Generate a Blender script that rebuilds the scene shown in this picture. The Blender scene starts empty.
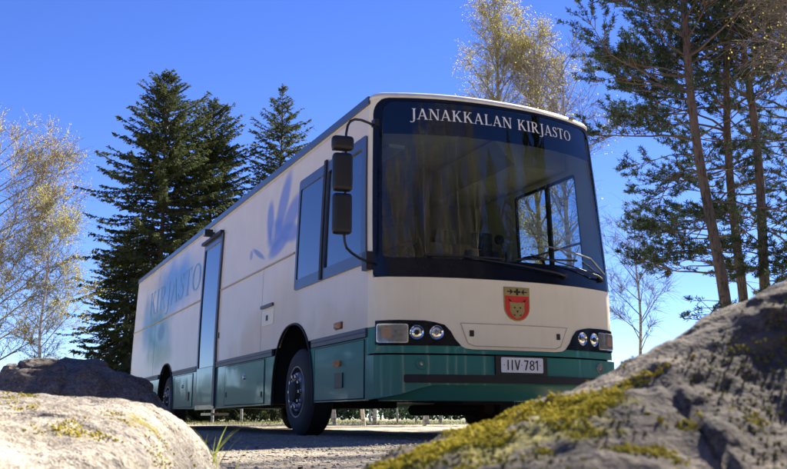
import bpy, bmesh, math, random
import numpy as np
from mathutils import Vector, Matrix
from mathutils.geometry import tessellate_polygon
rad = math.radians
PI = math.pi
random.seed(4)
scene = bpy.context.scene
COL = scene.collection

# ------------------------------------------------------------------ helpers
def lerp(a, b, t): return a + (b - a) * t
def clamp(x, a=0.0, b=1.0): return max(a, min(b, x))

def tag(o, label=None, cat=None, group=None, kind=None):
    if label: o['label'] = label
    if cat: o['category'] = cat
    if group: o['group'] = group
    if kind: o['kind'] = kind
    return o

def empty(name, loc, rz=0.0):
    o = bpy.data.objects.new(name, None)
    o.empty_display_size = 0.3
    o.location = loc
    o.rotation_euler = (0, 0, rz)
    COL.objects.link(o)
    return o

def copy_tree(o, parent=None):
    c = o.copy()
    COL.objects.link(c)
    if parent: c.parent = parent
    for ch in list(o.children):
        copy_tree(ch, c)
    return c

class MB:
    def __init__(s): s.v = []; s.f = []
    def add(s, vs, fs):
        b = len(s.v); s.v.extend(vs); s.f.extend([tuple(b + i for i in f) for f in fs])
    def box(s, x0, x1, y0, y1, z0, z1):
        s.add([(x0,y0,z0),(x1,y0,z0),(x1,y1,z0),(x0,y1,z0),(x0,y0,z1),(x1,y0,z1),(x1,y1,z1),(x0,y1,z1)],
              [(0,3,2,1),(4,5,6,7),(0,1,5,4),(1,2,6,5),(2,3,7,6),(3,0,4,7)])
    def tube(s, pts, rs, n=8, cap=True):
        pts = [Vector(p) for p in pts]
        if not hasattr(rs, '__len__'): rs = [rs] * len(pts)
        b = len(s.v); m = len(pts)
        up = None
        for i, p in enumerate(pts):
            d = (pts[min(i+1, m-1)] - pts[max(i-1, 0)])
            if d.length < 1e-9: d = Vector((0,0,1))
            d.normalize()
            if up is None:
                up = d.orthogonal().normalized()
            else:
                up = (up - d * up.dot(d))
                up = up.normalized() if up.length > 1e-6 else d.orthogonal().normalized()
            w = d.cross(up)
            for k in range(n):
                a = 2 * PI * k / n
                q = p + (up * math.cos(a) + w * math.sin(a)) * rs[i]
                s.v.append((q.x, q.y, q.z))
        for i in range(m - 1):
            for k in range(n):
                k2 = (k + 1) % n
                s.f.append((b+i*n+k, b+i*n+k2, b+(i+1)*n+k2, b+(i+1)*n+k))
        if cap:
            s.f.append(tuple(b + k for k in range(n))[::-1])
            s.f.append(tuple(b + (m-1)*n + k for k in range(n)))
    def lathe(s, prof, c, axis='x', n=32):
        # prof: list of (r, h) along the axis
        b = len(s.v); m = len(prof)
        for r, h in prof:
            for k in range(n):
                a = 2 * PI * k / n
                if axis == 'x': s.v.append((c[0]+h, c[1]+r*math.cos(a), c[2]+r*math.sin(a)))
                elif axis == 'y': s.v.append((c[0]+r*math.cos(a), c[1]+h, c[2]+r*math.sin(a)))
                else: s.v.append((c[0]+r*math.cos(a), c[1]+r*math.sin(a), c[2]+h))
        for i in range(m - 1):
            for k in range(n):
                k2 = (k + 1) % n
                s.f.append((b+i*n+k, b+i*n+k2, b+(i+1)*n+k2, b+(i+1)*n+k))
    def build(s, name, mat, parent=None, smooth=None, k=1.0):
        me = bpy.data.meshes.new(name)
        vs = s.v if k == 1.0 else [(x*k, y*k, z*k) for x, y, z in s.v]
        me.from_pydata(vs, [], s.f)
        return finish(me, name, mat, parent, smooth)

def finish(me, name, mat, parent=None, smooth=None, recalc=True):
    if recalc:
        bm = bmesh.new(); bm.from_mesh(me)
        bmesh.ops.recalc_face_normals(bm, faces=bm.faces)
        bm.to_mesh(me); bm.free()
    if smooth is not None:
        me.shade_smooth()
        if smooth < 3: me.set_sharp_from_angle(angle=smooth)
    o = bpy.data.objects.new(name, me)
    if mat: me.materials.append(mat)
    COL.objects.link(o)
    if parent: o.parent = parent
    return o

# vectorised value noise
def _hash(ix, iy, iz, seed):
    n = (ix * 374761393 + iy * 668265263 + iz * 2147483647 // 7 + seed * 1274126177) & 0xffffffff
    n = ((n ^ (n >> 13)) * 1274126177) & 0xffffffff
    n = (n ^ (n >> 16)) & 0xffff
    return n / 32767.5 - 1.0
def vnoise(x, y, z, seed=0):
    x = np.asarray(x, float); y = np.asarray(y, float) + 0*x; z = np.asarray(z, float) + 0*x
    ix = np.floor(x).astype(np.int64); iy = np.floor(y).astype(np.int64); iz = np.floor(z).astype(np.int64)
    fx, fy, fz = x-ix, y-iy, z-iz
    fx = fx*fx*(3-2*fx); fy = fy*fy*(3-2*fy); fz = fz*fz*(3-2*fz)
    r = 0
    for dx in (0,1):
        for dy in (0,1):
            for dz in (0,1):
                w = (fx if dx else 1-fx)*(fy if dy else 1-fy)*(fz if dz else 1-fz)
                r = r + w*_hash(ix+dx, iy+dy, iz+dz, seed)
    return r
def fbm(x, y, z, oct=4, seed=0, gain=.5):
    r = 0; a = 1; s = 1
    for i in range(oct):
        r = r + a*vnoise(x*s, y*s, z*s, seed+i*17); a *= gain; s *= 2.03
    return r

# ------------------------------------------------------------------ materials
def new_mat(name):
    m = bpy.data.materials.new(name); m.use_nodes = True
    nt = m.node_tree
    for n in list(nt.nodes): nt.nodes.remove(n)
    out = nt.nodes.new('ShaderNodeOutputMaterial')
    return m, nt, out
def N(nt, typ, **kw):
    n = nt.nodes.new(typ)
    for k, v in kw.items(): setattr(n, k, v)
    return n
def rgba(c): return (c[0], c[1], c[2], 1.0)
def ramp(nt, fac, stops):
    r = N(nt, 'ShaderNodeValToRGB')
    el = r.color_ramp.elements
    while len(el) < len(stops): el.new(0.5)
    for e, (p, c) in zip(el, stops): e.position = p; e.color = rgba(c)
    nt.links.new(fac, r.inputs[0])
    return r.outputs[0]
def noise(nt, co, scale, detail=4, rough=.55):
    n = N(nt, 'ShaderNodeTexNoise'); n.inputs['Scale'].default_value = scale
    n.inputs['Detail'].default_value = detail; n.inputs['Roughness'].default_value = rough
    nt.links.new(co, n.inputs['Vector'])
    return n.outputs['Fac']
def mixc(nt, fac, a, b, mode='MIX'):
    m = N(nt, 'ShaderNodeMix', data_type='RGBA', blend_type=mode)
    for s, v in ((0, fac), (6, a), (7, b)):
        if hasattr(v, 'is_linked') or hasattr(v, 'links'): nt.links.new(v, m.inputs[s])
        elif s == 0: m.inputs[0].default_value = v
        else: m.inputs[s].default_value = rgba(v)
    return m.outputs[2]
def mathn(nt, op, a, b=None, cl=False):
    m = N(nt, 'ShaderNodeMath', operation=op, use_clamp=cl)
    for i, v in enumerate((a, b)):
        if v is None: continue
        if isinstance(v, (int, float)): m.inputs[i].default_value = v
        else: nt.links.new(v, m.inputs[i])
    return m.outputs[0]
def principled(nt, out, **kw):
    p = N(nt, 'ShaderNodeBsdfPrincipled')
    for k, v in kw.items():
        k = k.replace('_', ' ')
        if isinstance(v, (int, float)): p.inputs[k].default_value = v
        elif isinstance(v, tuple): p.inputs[k].default_value = rgba(v)
        else: nt.links.new(v, p.inputs[k])
    nt.links.new(p.outputs[0], out.inputs[0])
    return p
def bump(nt, p, h, strength, dist):
    b = N(nt, 'ShaderNodeBump'); b.inputs['Strength'].default_value = strength; b.inputs['Distance'].default_value = dist
    nt.links.new(h, b.inputs['Height']); nt.links.new(b.outputs[0], p.inputs['Normal'])
    return b

def simple(name, col, rough=.5, metal=0., coat=0., var=.12, scale=6., bumpd=0., bscale=40., coat_rough=.03, spec=.5):
    m, nt, out = new_mat(name)
    co = N(nt, 'ShaderNodeTexCoord').outputs['Object']
    n = noise(nt, co, scale, 5)
    c = ramp(nt, n, [(.25, tuple(x*(1-var) for x in col)), (.75, tuple(min(1, x*(1+var)) for x in col))])
    r = mathn(nt, 'ADD', mathn(nt, 'MULTIPLY', n, rough*.4), rough*.8)
    p = principled(nt, out, Base_Color=c, Roughness=r, Metallic=metal, Coat_Weight=coat, Coat_Roughness=coat_rough)
    p.inputs['Specular IOR Level'].default_value = spec
    if bumpd: bump(nt, p, noise(nt, co, bscale, 3), .6, bumpd)
    return m

K = .91                                   # design units of the coach -> metres (coach is 2.55 m wide)
W = 2.8; L = 14.5                         # width and length in design units
def Yl(v): return (v - L/2) * K           # object space of coach parts, used by materials
def Xl(u): return (u - W/2) * K

def paint(name, col, art=False, coat=.8, cior=1.5, spec=.5, rough=.28):
    m, nt, out = new_mat(name)
    tc = N(nt, 'ShaderNodeTexCoord'); co = tc.outputs['Object']
    n = noise(nt, co, 2.5, 5)
    c = ramp(nt, n, [(.3, tuple(x*.95 for x in col)), (.7, tuple(min(1, x*1.04) for x in col))])
    sep = N(nt, 'ShaderNodeSeparateXYZ'); nt.links.new(co, sep.inputs[0])
    if art:
        # airbrushed artwork: soft ellipses in the (length, height) plane
        wob = noise(nt, co, 1.3, 5, .65)
        def blob(v, z, rv, rz_, rot=0, soft=.6, wobble=1.0):
            y = mathn(nt, 'SUBTRACT', sep.outputs[1], Yl(v)); zz = mathn(nt, 'SUBTRACT', sep.outputs[2], z*K)
            ca, sa = math.cos(rot), math.sin(rot)
            a = mathn(nt, 'ADD', mathn(nt, 'MULTIPLY', y, ca/(rv*K)), mathn(nt, 'MULTIPLY', zz, sa/(rv*K)))
            b = mathn(nt, 'ADD', mathn(nt, 'MULTIPLY', y, -sa/(rz_*K)), mathn(nt, 'MULTIPLY', zz, ca/(rz_*K)))
            d = mathn(nt, 'SQRT', mathn(nt, 'ADD', mathn(nt, 'POWER', mathn(nt,'ABSOLUTE',a), 2.), mathn(nt, 'POWER', mathn(nt,'ABSOLUTE',b), 2.)))
            if wobble: d = mathn(nt, 'ADD', d, mathn(nt, 'MULTIPLY', mathn(nt, 'SUBTRACT', wob, .5), wobble))
            mr = N(nt, 'ShaderNodeMapRange', interpolation_type='SMOOTHSTEP')
            mr.inputs[1].default_value = 1.0; mr.inputs[2].default_value = 1.0-soft
            mr.inputs[3].default_value = 0; mr.inputs[4].default_value = 1
            nt.links.new(d, mr.inputs[0]); return mr.outputs[0]
        def put(c, mask, k, colr): return mixc(nt, mathn(nt, 'MULTIPLY', mask, k), c, colr)
        c = put(c, blob(9.8, 2.75, 2.9, .75, .05, .8, .7), 1., (.16, .36, .66))
        c = put(c, blob(11.4, 1.95, 2.0, .72, .1, .7, .7), 1., (.03, .20, .16))
        c = put(c, blob(11.0, 1.9, 1.25, .34, .15, .6), .65, (.40, .55, .52))
        c = put(c, blob(10.9, 1.9, .5, .24, 0, .5, .4), .8, (.03, .12, .13))
        c = put(c, blob(11.2, 1.42, 1.8, .34, 0, .8), .8, (.25, .33, .08))
        c = put(c, blob(12.8, 2.3, .9, .8, 0, .8), .7, (.10, .28, .40))
        # the blue flower
        bl = (.14, .24, .62)
        for v, z, rv, rz_, rot in ((3.05, 2.90, .52, .21, 2.15), (2.66, 2.68, .46, .19, 2.75), (3.58, 2.78, .32, .17, 1.35),
                                   (2.72, 2.46, .50, .13, .15), (3.30, 2.54, .42, .22, 0), (3.15, 2.36, .50, .12, -.15)):
            c = put(c, blob(v, z, rv*1.1, rz_*1.2, rot, .5, .15), .78, bl)
        c = put(c, blob(3.42, 2.60, .11, .16, 0, .5, .1), .75, (.55, .55, .55))
        c = put(c, blob(4.05, 2.40, .42, .05, .35, .5, .1), .75, (.09, .22, .5))
        c = put(c, blob(4.42, 2.44, .10, .09, 0, .5, .1), .6, (.09, .22, .5))
    # road film low on the body, rain streaks
    mps = N(nt, 'ShaderNodeMapping'); mps.inputs['Scale'].default_value = (9, 9, .5); nt.links.new(co, mps.inputs[0])
    streak = ramp(nt, noise(nt, mps.outputs[0], 2.5, 5, .7), [(.5, (0,0,0)), (.72, (1,1,1))])
    mr = N(nt, 'ShaderNodeMapRange'); mr.inputs[1].default_value = 1.0*K; mr.inputs[2].default_value = .3*K
    nt.links.new(sep.outputs[2], mr.inputs[0])
    dirt = mathn(nt, 'MULTIPLY', mathn(nt, 'ADD', mathn(nt, 'MULTIPLY', mr.outputs[0], noise(nt, co, 9, 6, .7)), mathn(nt, 'MULTIPLY', streak, .12)), .5)
    c = mixc(nt, dirt, c, (.16, .14, .11))
    r = mathn(nt, 'ADD', mathn(nt, 'MULTIPLY', n, .15), rough)
    p = principled(nt, out, Base_Color=c, Roughness=r, Coat_Weight=coat, Coat_Roughness=.06)
    p.inputs['Coat IOR'].default_value = cior; p.inputs['Specular IOR Level'].default_value = spec
    # panels are never perfectly flat
    b = N(nt, 'ShaderNodeBump'); b.inputs['Strength'].default_value = .35; b.inputs['Distance'].default_value = .012
    nt.links.new(noise(nt, co, 1.4, 2, .4), b.inputs['Height'])
    nt.links.new(b.outputs[0], p.inputs['Coat Normal']); nt.links.new(b.outputs[0], p.inputs['Normal'])
    return m

def glass_mat(name, tint, f0=.045, bumpd=.004):
    m, nt, out = new_mat(name)
    co = N(nt, 'ShaderNodeTexCoord').outputs['Object']
    tr = N(nt, 'ShaderNodeBsdfTransparent'); tr.inputs[0].default_value = rgba(tint)
    gl = N(nt, 'ShaderNodeBsdfGlossy'); gl.inputs['Roughness'].default_value = 0.
    b = N(nt, 'ShaderNodeBump'); b.inputs['Strength'].default_value = .3; b.inputs['Distance'].default_value = bumpd
    nt.links.new(noise(nt, co, 1.6, 1, .4), b.inputs['Height']); nt.links.new(b.outputs[0], gl.inputs['Normal'])
    # Schlick reflectance, the same from both sides of the pane
    ge = N(nt, 'ShaderNodeNewGeometry'); dp = N(nt, 'ShaderNodeVectorMath', operation='DOT_PRODUCT')
    nt.links.new(ge.outputs['Incoming'], dp.inputs[0]); nt.links.new(ge.outputs['Normal'], dp.inputs[1])
    x = mathn(nt, 'SUBTRACT', 1.0, mathn(nt, 'ABSOLUTE', dp.outputs['Value']), True)
    f = mathn(nt, 'ADD', mathn(nt, 'MULTIPLY', mathn(nt, 'POWER', x, 5.), 1-f0), f0, True)
    mx = N(nt, 'ShaderNodeMixShader')
    nt.links.new(f, mx.inputs[0]); nt.links.new(tr.outputs[0], mx.inputs[1]); nt.links.new(gl.outputs[0], mx.inputs[2])
    nt.links.new(mx.outputs[0], out.inputs[0])
    return m

def leaf_mat(name, c1, c2, c3, transl=.35, scale=1.3):
    m, nt, out = new_mat(name)
    co = N(nt, 'ShaderNodeTexCoord').outputs['Object']
    n = noise(nt, co, scale, 4, .7)
    n2 = noise(nt, co, scale*9, 2, .5)
    f = mathn(nt, 'ADD', mathn(nt, 'MULTIPLY', n, .55), mathn(nt, 'MULTIPLY', n2, .45))
    c = ramp(nt, f, [(.34, c1), (.5, c2), (.66, c3)])
    d = N(nt, 'ShaderNodeBsdfPrincipled'); d.inputs['Roughness'].default_value = .9; d.inputs['Specular IOR Level'].default_value = .08
    t = N(nt, 'ShaderNodeBsdfTranslucent')
    nt.links.new(c, d.inputs['Base Color']); nt.links.new(c, t.inputs[0])
    mx = N(nt, 'ShaderNodeMixShader'); mx.inputs[0].default_value = transl
    nt.links.new(d.outputs[0], mx.inputs[1]); nt.links.new(t.outputs[0], mx.inputs[2])
    nt.links.new(mx.outputs[0], out.inputs[0])
    return m

def bark_mat(name, low, high, zsplit, birch=False):
    m, nt, out = new_mat(name)
    tc = N(nt, 'ShaderNodeTexCoord'); co = tc.outputs['Object']
    mp = N(nt, 'ShaderNodeMapping'); mp.inputs['Scale'].default_value = (1, 1, 3.5 if birch else .25)
    nt.links.new(co, mp.inputs[0])
    n = noise(nt, mp.outputs[0], 3 if birch else 22, 6, .7)
    sep = N(nt, 'ShaderNodeSeparateXYZ'); nt.links.new(co, sep.inputs[0])
    mr = N(nt, 'ShaderNodeMapRange'); mr.inputs[1].default_value = zsplit-1.5; mr.inputs[2].default_value = zsplit+1.5
    nt.links.new(sep.outputs[2], mr.inputs[0])
    c = mixc(nt, mr.outputs[0], low, high)
    dark = ramp(nt, n, [(.40, (.25,.22,.2)), (.52, (1,1,1))])
    c = mixc(nt, .85, c, dark, 'MULTIPLY')
    p = principled(nt, out, Base_Color=c, Roughness=.85)
    bump(nt, p, n, .8, .02)
    return m

def rock_mat(name, lo, mid, hi, moss_amt, moss_col=((.10,.085,.012), (.36,.27,.02))):
    m, nt, out = new_mat(name)
    tc = N(nt, 'ShaderNodeTexCoord'); co = tc.outputs['Object']
    n1 = noise(nt, co, 5, 8, .65); n2 = noise(nt, co, 55, 5, .7); n3 = noise(nt, co, 170, 3, .6)
    f = mathn(nt, 'ADD', mathn(nt, 'MULTIPLY', n1, .4), mathn(nt, 'ADD', mathn(nt, 'MULTIPLY', n2, .4), mathn(nt, 'MULTIPLY', n3, .2)))
    c = ramp(nt, f, [(.36, lo), (.5, mid), (.60, hi)])
    # dark and pale lichen
    vor = N(nt, 'ShaderNodeTexVoronoi'); vor.inputs['Scale'].default_value = 38; nt.links.new(co, vor.inputs['Vector'])
    sp = ramp(nt, mathn(nt, 'MULTIPLY', vor.outputs['Distance'], mathn(nt,'ADD', n1, .6)), [(.18, (1,1,1)), (.30, (0,0,0))])
    c = mixc(nt, mathn(nt, 'MULTIPLY', sp, .5), c, tuple(x*.35 for x in mid))
    pl = ramp(nt, noise(nt, co, 17, 5, .7), [(.56, (0,0,0)), (.63, (1,1,1))])
    c = mixc(nt, mathn(nt, 'MULTIPLY', pl, .45), c, tuple(min(.62, x*1.35) for x in hi))
    # crystals of quartz, feldspar and mica
    cr_ = N(nt, 'ShaderNodeTexVoronoi'); cr_.inputs['Scale'].default_value = 210; nt.links.new(co, cr_.inputs['Vector'])
    bw = N(nt, 'ShaderNodeRGBToBW'); nt.links.new(cr_.outputs['Color'], bw.inputs[0])
    gm = ramp(nt, bw.outputs[0], [(.22, (.35,.33,.32)), (.34, (.95,.95,.95)), (.62, (1.0,.98,.95)), (.8, (1.3,1.28,1.22))])
    c = mixc(nt, .75, c, gm, 'MULTIPLY')
    # flat crusts of pale lichen
    wl = N(nt, 'ShaderNodeVectorMath', operation='SCALE'); nz = N(nt, 'ShaderNodeTexNoise'); nz.inputs['Scale'].default_value = 30; nz.inputs['Detail'].default_value = 4
    nt.links.new(co, nz.inputs['Vector']); nt.links.new(nz.outputs['Color'], wl.inputs[0]); wl.inputs['Scale'].default_value = .05
    wa = N(nt, 'ShaderNodeVectorMath', operation='ADD'); nt.links.new(co, wa.inputs[0]); nt.links.new(wl.outputs[0], wa.inputs[1])
    lv = N(nt, 'ShaderNodeTexVoronoi'); lv.inputs['Scale'].default_value = 16; lv.inputs['Randomness'].default_value = 1.; nt.links.new(wa.outputs[0], lv.inputs['Vector'])
    lb = N(nt, 'ShaderNodeRGBToBW'); nt.links.new(lv.outputs['Color'], lb.inputs[0])
    rim_ = ramp(nt, mathn(nt, 'SUBTRACT', lv.outputs['Distance'], mathn(nt, 'MULTIPLY', lb.outputs[0], .45)), [(.0, (1,1,1)), (.06, (0,0,0))])
    c = mixc(nt, mathn(nt, 'MULTIPLY', rim_, .4), c, tuple(x*.62+.03 for x in hi))
    h = mathn(nt, 'ADD', mathn(nt, 'ADD', mathn(nt, 'MULTIPLY', n2, .6), mathn(nt, 'MULTIPLY', n3, .3)), mathn(nt, 'MULTIPLY', cr_.outputs['Distance'], .25))
    at = N(nt, 'ShaderNodeAttribute', attribute_name='moss')
    mm = mathn(nt, 'ADD', at.outputs['Fac'], mathn(nt, 'MULTIPLY', mathn(nt, 'SUBTRACT', noise(nt, co, 26, 6, .75), .5), 1.5))
    mk = ramp(nt, mm, [(.46, (0,0,0)), (.60, (1,1,1))])
    mc = ramp(nt, noise(nt, co, 70, 4, .7), [(.36, moss_col[0]), (.62, moss_col[1])])
    c = mixc(nt, mathn(nt, 'MULTIPLY', mk, moss_amt), c, mc)
    p = principled(nt, out, Base_Color=c, Roughness=.88)
    bump(nt, p, h, .9, .007)
    return m

M = {}
M['cream'] = paint('cream_paint', (.97, .86, .60), coat=.12, cior=1.42, spec=.3)
M['cream_art'] = paint('cream_paint_with_artwork', (.86, .76, .58), art=True, coat=.34, cior=1.42, spec=.22, rough=.42)
M['green'] = paint('teal_green_paint', (.012, .21, .165), coat=.9, cior=1.5, spec=.25)
M['roof'] = simple('roof_paint', (.80, .76, .66), .4, coat=.6)
M['rail'] = simple('grey_blue_rail', (.045, .06, .10), .35, coat=.3, spec=.6)
M['trim'] = simple('grey_rub_rail', (.055, .062, .085), .4)
M['beadcream'] = simple('cream_bead', (.50, .42, .33), .45)
M['black'] = simple('gloss_black', (.006, .007, .012), .16, spec=.30)
M['rubber'] = simple('black_rubber', (.012, .012, .012), .6)
M['plastic'] = simple('black_plastic', (.013, .013, .015), .42, bumpd=.001, bscale=300)
M['tyre'] = simple('tyre_rubber', (.018, .018, .017), .75, bumpd=.002, bscale=60, var=.3)
M['chassis'] = simple('dark_chassis', (.014, .013, .012), .8, bumpd=.004)
M['rim'] = simple('grey_steel_rim', (.22, .22, .23), .4, metal=.7, var=.25, scale=14)
M['steel'] = simple('bright_steel', (.62, .62, .62), .25, metal=1.)
M['chrome'] = simple('chrome', (.8, .8, .8), .08, metal=1., var=.03)
M['white'] = simple('white_reflective', (.86, .85, .80), .5, var=.04)
M['letters'] = simple('silver_letters', (.88, .86, .82), .4, var=.03)
M['ink'] = simple('black_ink', (.01, .01, .01), .5)
M['red'] = simple('heraldic_red', (.72, .035, .02), .4, coat=.5, var=.05)
M['gold'] = simple('heraldic_gold', (.42, .31, .10), .4, coat=.5, var=.05)
M['orange'] = simple('orange_lens', (.55, .14, .02), .2, coat=1.)
M['lens'] = simple('clear_lens', (.30, .28, .24), .12, coat=.6, metal=.3, var=.35, scale=30)
M['bluetext'] = simple('pale_blue_lettering', (.12, .33, .47), .4, coat=.3)
M['mask'] = simple('black_print', (.004, .004, .005), .8, spec=0.)
M['amber'] = simple('amber_bulb', (.42, .24, .12), .3, coat=1.)
M['liner'] = simple('wheel_well_liner', (.010, .010, .010), .9)
M['beige'] = simple('cabin_beige', (.68, .60, .44), .6)
M['woodgrain'] = simple('cabin_wood', (.34, .22, .12), .5, var=.25, scale=3)
M['dash'] = simple('dash_black', (.02, .02, .022), .55)
M['seat'] = simple('seat_fabric', (.05, .06, .09), .9, bumpd=.003)
M['cabfloor'] = simple('cabin_floor', (.07, .07, .08), .8)
M['books'] = simple('book_spines', (.16, .12, .10), .7, var=.9, scale=26)
M['curtain'] = simple('curtain_cloth', (.16, .2, .3), .85, var=.2)
M['lamp_white'] = simple('lamp_diffuser', (.8, .8, .78), .4, var=.02)
M['glass'] = glass_mat('windscreen_glass', (.68, .75, .77), .058, .0003)
M['clearglass'] = glass_mat('clear_cab_glass', (.95, .97, .97), .04)
M['tint'] = glass_mat('tinted_side_glass', (.55, .62, .66), .21, .002)
M['doorglass'] = glass_mat('dark_door_glass', (.10, .13, .14), .30, .002)

# ------------------------------------------------------------------ coach geometry
def tum(z): return .07*max(0., (z-1.3)/2.0)**1.5
def lean(z): return .17*max(0., (z-1.5)/1.85)
def mkplan():
    P = [(0, .9-i*.01) for i in range(90)]
    n = 300
    for i in range(n+1):
        u = W*i/n; P.append((u, -.30*(1-abs(2*u/W-1)**2.3)))
    P += [(W, (i+1)*.01) for i in range(90)]
    P = np.array(P)
    d = np.r_[0, np.cumsum(np.hypot(*np.diff(P, axis=0).T))]
    s = np.arange(0, d[-1], .01); Q = np.c_[np.interp(s, d, P[:,0]), np.interp(s, d, P[:,1])]
    k = 11; R = Q.copy()
    for i in range(k, len(Q)-k): R[i] = Q[i-k:i+k+1].mean(0)
    R = R[k:-k]
    d = np.r_[0, np.cumsum(np.hypot(*np.diff(R, axis=0).T))]; d -= d[-1]/2
    return d, R
PD, PR = mkplan()
def plan(a): return float(np.interp(a, PD, PR[:,0])), float(np.interp(a, PD, PR[:,1]))
def deform(u, v, z):
    f = clamp(1-(v-.13)/.6)
    return (W/2+(u-W/2)*(1-2*tum(z)/W), v+lean(z)*f, z)
def loc(p): return ((p[0]-W/2)*K, (p[1]-L/2)*K, p[2]*K)     # design point -> coach local metres
AE = 1.551                                                    # arc length where the front meets the sides
def fmap(a, z, off=0.):
    p = Vector(deform(*plan(a), z)); e = .02
    t = Vector(deform(*plan(a+e), z)) - Vector(deform(*plan(a-e), z))
    w = Vector(deform(*plan(a), z+e)) - Vector(deform(*plan(a), z-e))
    n = t.cross(w).normalized()
    return loc(p + n*off)
def smapL(v, z, off=0.):
    p = Vector(deform(0, v, z)); e = .02
    w = Vector(deform(0, v, z+e)) - Vector(deform(0, v, z-e))
    n = Vector((-w.z, 0, w.x)).normalized()
    return loc(p + n*off)
def smapR(v, z, off=0.):
    p = Vector(deform(W, v, z)); e = .02
    w = Vector(deform(W, v, z+e)) - Vector(deform(W, v, z-e))
    n = Vector((w.z, 0, -w.x)).normalized()
    return loc(p + n*off)
def rmap(u, z, off=0.):
    s = tum(z)
    return loc((W/2+(u-W/2)*(1-2*s/W), L+off-.10*max(0, z-1.5), z))

def patch(name, outline, fn, mat, parent, holes=(), off=0., t=.02, sx=.12, sz=.3, offz=None, smooth=.6):
    """flat outline (with holes) in surface coordinates -> curved shell with thickness"""
    loops = [[Vector((x, z, 0)) for x, z in outline]] + [[Vector((x, z, 0)) for x, z in h] for h in holes]
    tris = tessellate_polygon(loops)
    flat = [p for l in loops for p in l]
    bm = bmesh.new()
    vs = [bm.verts.new(p) for p in flat]
    for tr in tris:
        try: bm.faces.new([vs[i] for i in tr])
        except ValueError: pass
    xs = [p.x for p in flat]; zs = [p.y for p in flat]
    def cuts(lo, hi, st, nrm):
        n = int(math.ceil((hi-lo)/st))
        for i in range(1, n):
            c = lo + (hi-lo)*i/n
            co = Vector((c, 0, 0)) if nrm[0] else Vector((0, c, 0))
            bmesh.ops.bisect_plane(bm, geom=bm.verts[:]+bm.edges[:]+bm.faces[:], plane_co=co, plane_no=nrm, dist=1e-6)
    cuts(min(xs), max(xs), sx, (1,0,0)); cuts(min(zs), max(zs), sz, (0,1,0))
    bm.verts.ensure_lookup_table(); bm.verts.index_update()
    P = [(v.co.x, v.co.y) for v in bm.verts]
    F = [[v.index for v in f.verts] for f in bm.faces]
    E = [(e.verts[0].index, e.verts[1].index) for e in bm.edges if len(e.link_faces) == 1]
    bm.free()
    n = len(P)
    o1 = (lambda x, z: off) if offz is None else (lambda x, z: offz(x, z))
    V = [fn(x, z, o1(x, z)) for x, z in P] + [fn(x, z, o1(x, z)-t) for x, z in P]
    FF = [tuple(f) for f in F] + [tuple(i+n for i in reversed(f)) for f in F] + [(a, b, b+n, a+n) for a, b in E]
    me = bpy.data.meshes.new(name); me.from_pydata(V, [], FF)
    return finish(me, name, mat, parent, smooth)

def rrect(x0, x1, z0, z1, r=.05, n=4, rs=None):
    rs = rs or (r, r, r, r)      # corners: x0z0, x1z0, x1z1, x0z1
    out = []
    for (cx, cz, a0, rr) in ((x0, z0, PI, rs[0]), (x1, z0, 1.5*PI, rs[1]), (x1, z1, 0, rs[2]), (x0, z1, .5*PI, rs[3])):
        sx = 1 if cx == x0 else -1; sz = 1 if cz == z0 else -1
        for i in range(n+1):
            a = a0 + .5*PI*i/n
            out.append((cx+sx*rr+rr*math.cos(a), cz+sz*rr+rr*math.sin(a)))
    return out
def rect(x0, x1, z0, z1): return [(x0,z0),(x1,z0),(x1,z1),(x0,z1)]
def disc(cx, cz, rx, rz_, n=20): return [(cx+rx*math.cos(2*PI*i/n), cz+rz_*math.sin(2*PI*i/n)) for i in range(n)]

# camera-independent placement: front corner of the coach and its heading
HEAD = rad(24.448)
CORNER = Vector((-.19475*K, 8.7*K, 0))
c_, s_ = math.cos(HEAD), math.sin(HEAD)
mid = Vector((W/2*K*c_ - L/2*K*s_, W/2*K*s_ + L/2*K*c_, 0)) + CORNER
bus = empty('library_bus', mid, HEAD)
tag(bus, 'long cream and teal green mobile library bus parked on gravel', 'bus')
def B(mb, name, mat, smooth=None, parent=bus):      # MB holding design units -> coach part
    mb.v = [loc(p) for p in mb.v]
    return mb.build(name, mat, parent, smooth)

# ---- front
ws_out = rrect(-1.455, 1.455, 1.53, 3.385, .05, 6, rs=(.04, .04, .17, .17))
def curve_inner(sgn):
    # inner end of the headlamp unit, from top to bottom
    return [(sgn*.86, 1.095), (sgn*.76, 1.07), (sgn*.70, 1.01), (sgn*.66, .94), (sgn*.60, .875)]
tab = [(.60,.875),(.55,.852),(.47,.843),(-.47,.843),(-.55,.852),(-.60,.875)]
cream_low = [(1.42,1.10)] + curve_inner(1) + tab[1:-1] + curve_inner(-1)[::-1] + [(-1.42,1.10),(-1.42,1.05),(-AE,1.05)]
front_outline = [(-AE, 3.40), (-AE, 1.05)][1:] 
cream_outline = [(-AE,1.525),(AE,1.525),(AE,1.05),(1.42,1.05)] + cream_low
patch('front_panel', cream_outline, fmap, M['cream'], bus, off=.0)
# narrow cream pillars beside the windscreen
for sg in (-1, 1):
    o = [(sg*AE,1.525),(sg*AE,3.385),(sg*1.30,3.385),(sg*1.36,3.375),(sg*1.43,3.31),(sg*1.46,3.2),(sg*1.46,1.525)]
    patch('windscreen_pillar', o, fmap, M['cream'], bus, off=.0)
green_out = [(-AE,.80),(AE,.80),(AE,1.045),(1.425,1.045),(1.425,.90),(1.40,.87)] + [(.60,.872),(.55,.847),(.47,.838),(-.47,.838),(-.55,.847),(-.60,.872)] + [(-1.40,.87),(-1.425,.90),(-1.425,1.045),(-AE,1.045)]
patch('front_lower_panel', green_out, fmap, M['green'], bus, off=.0)
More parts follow.
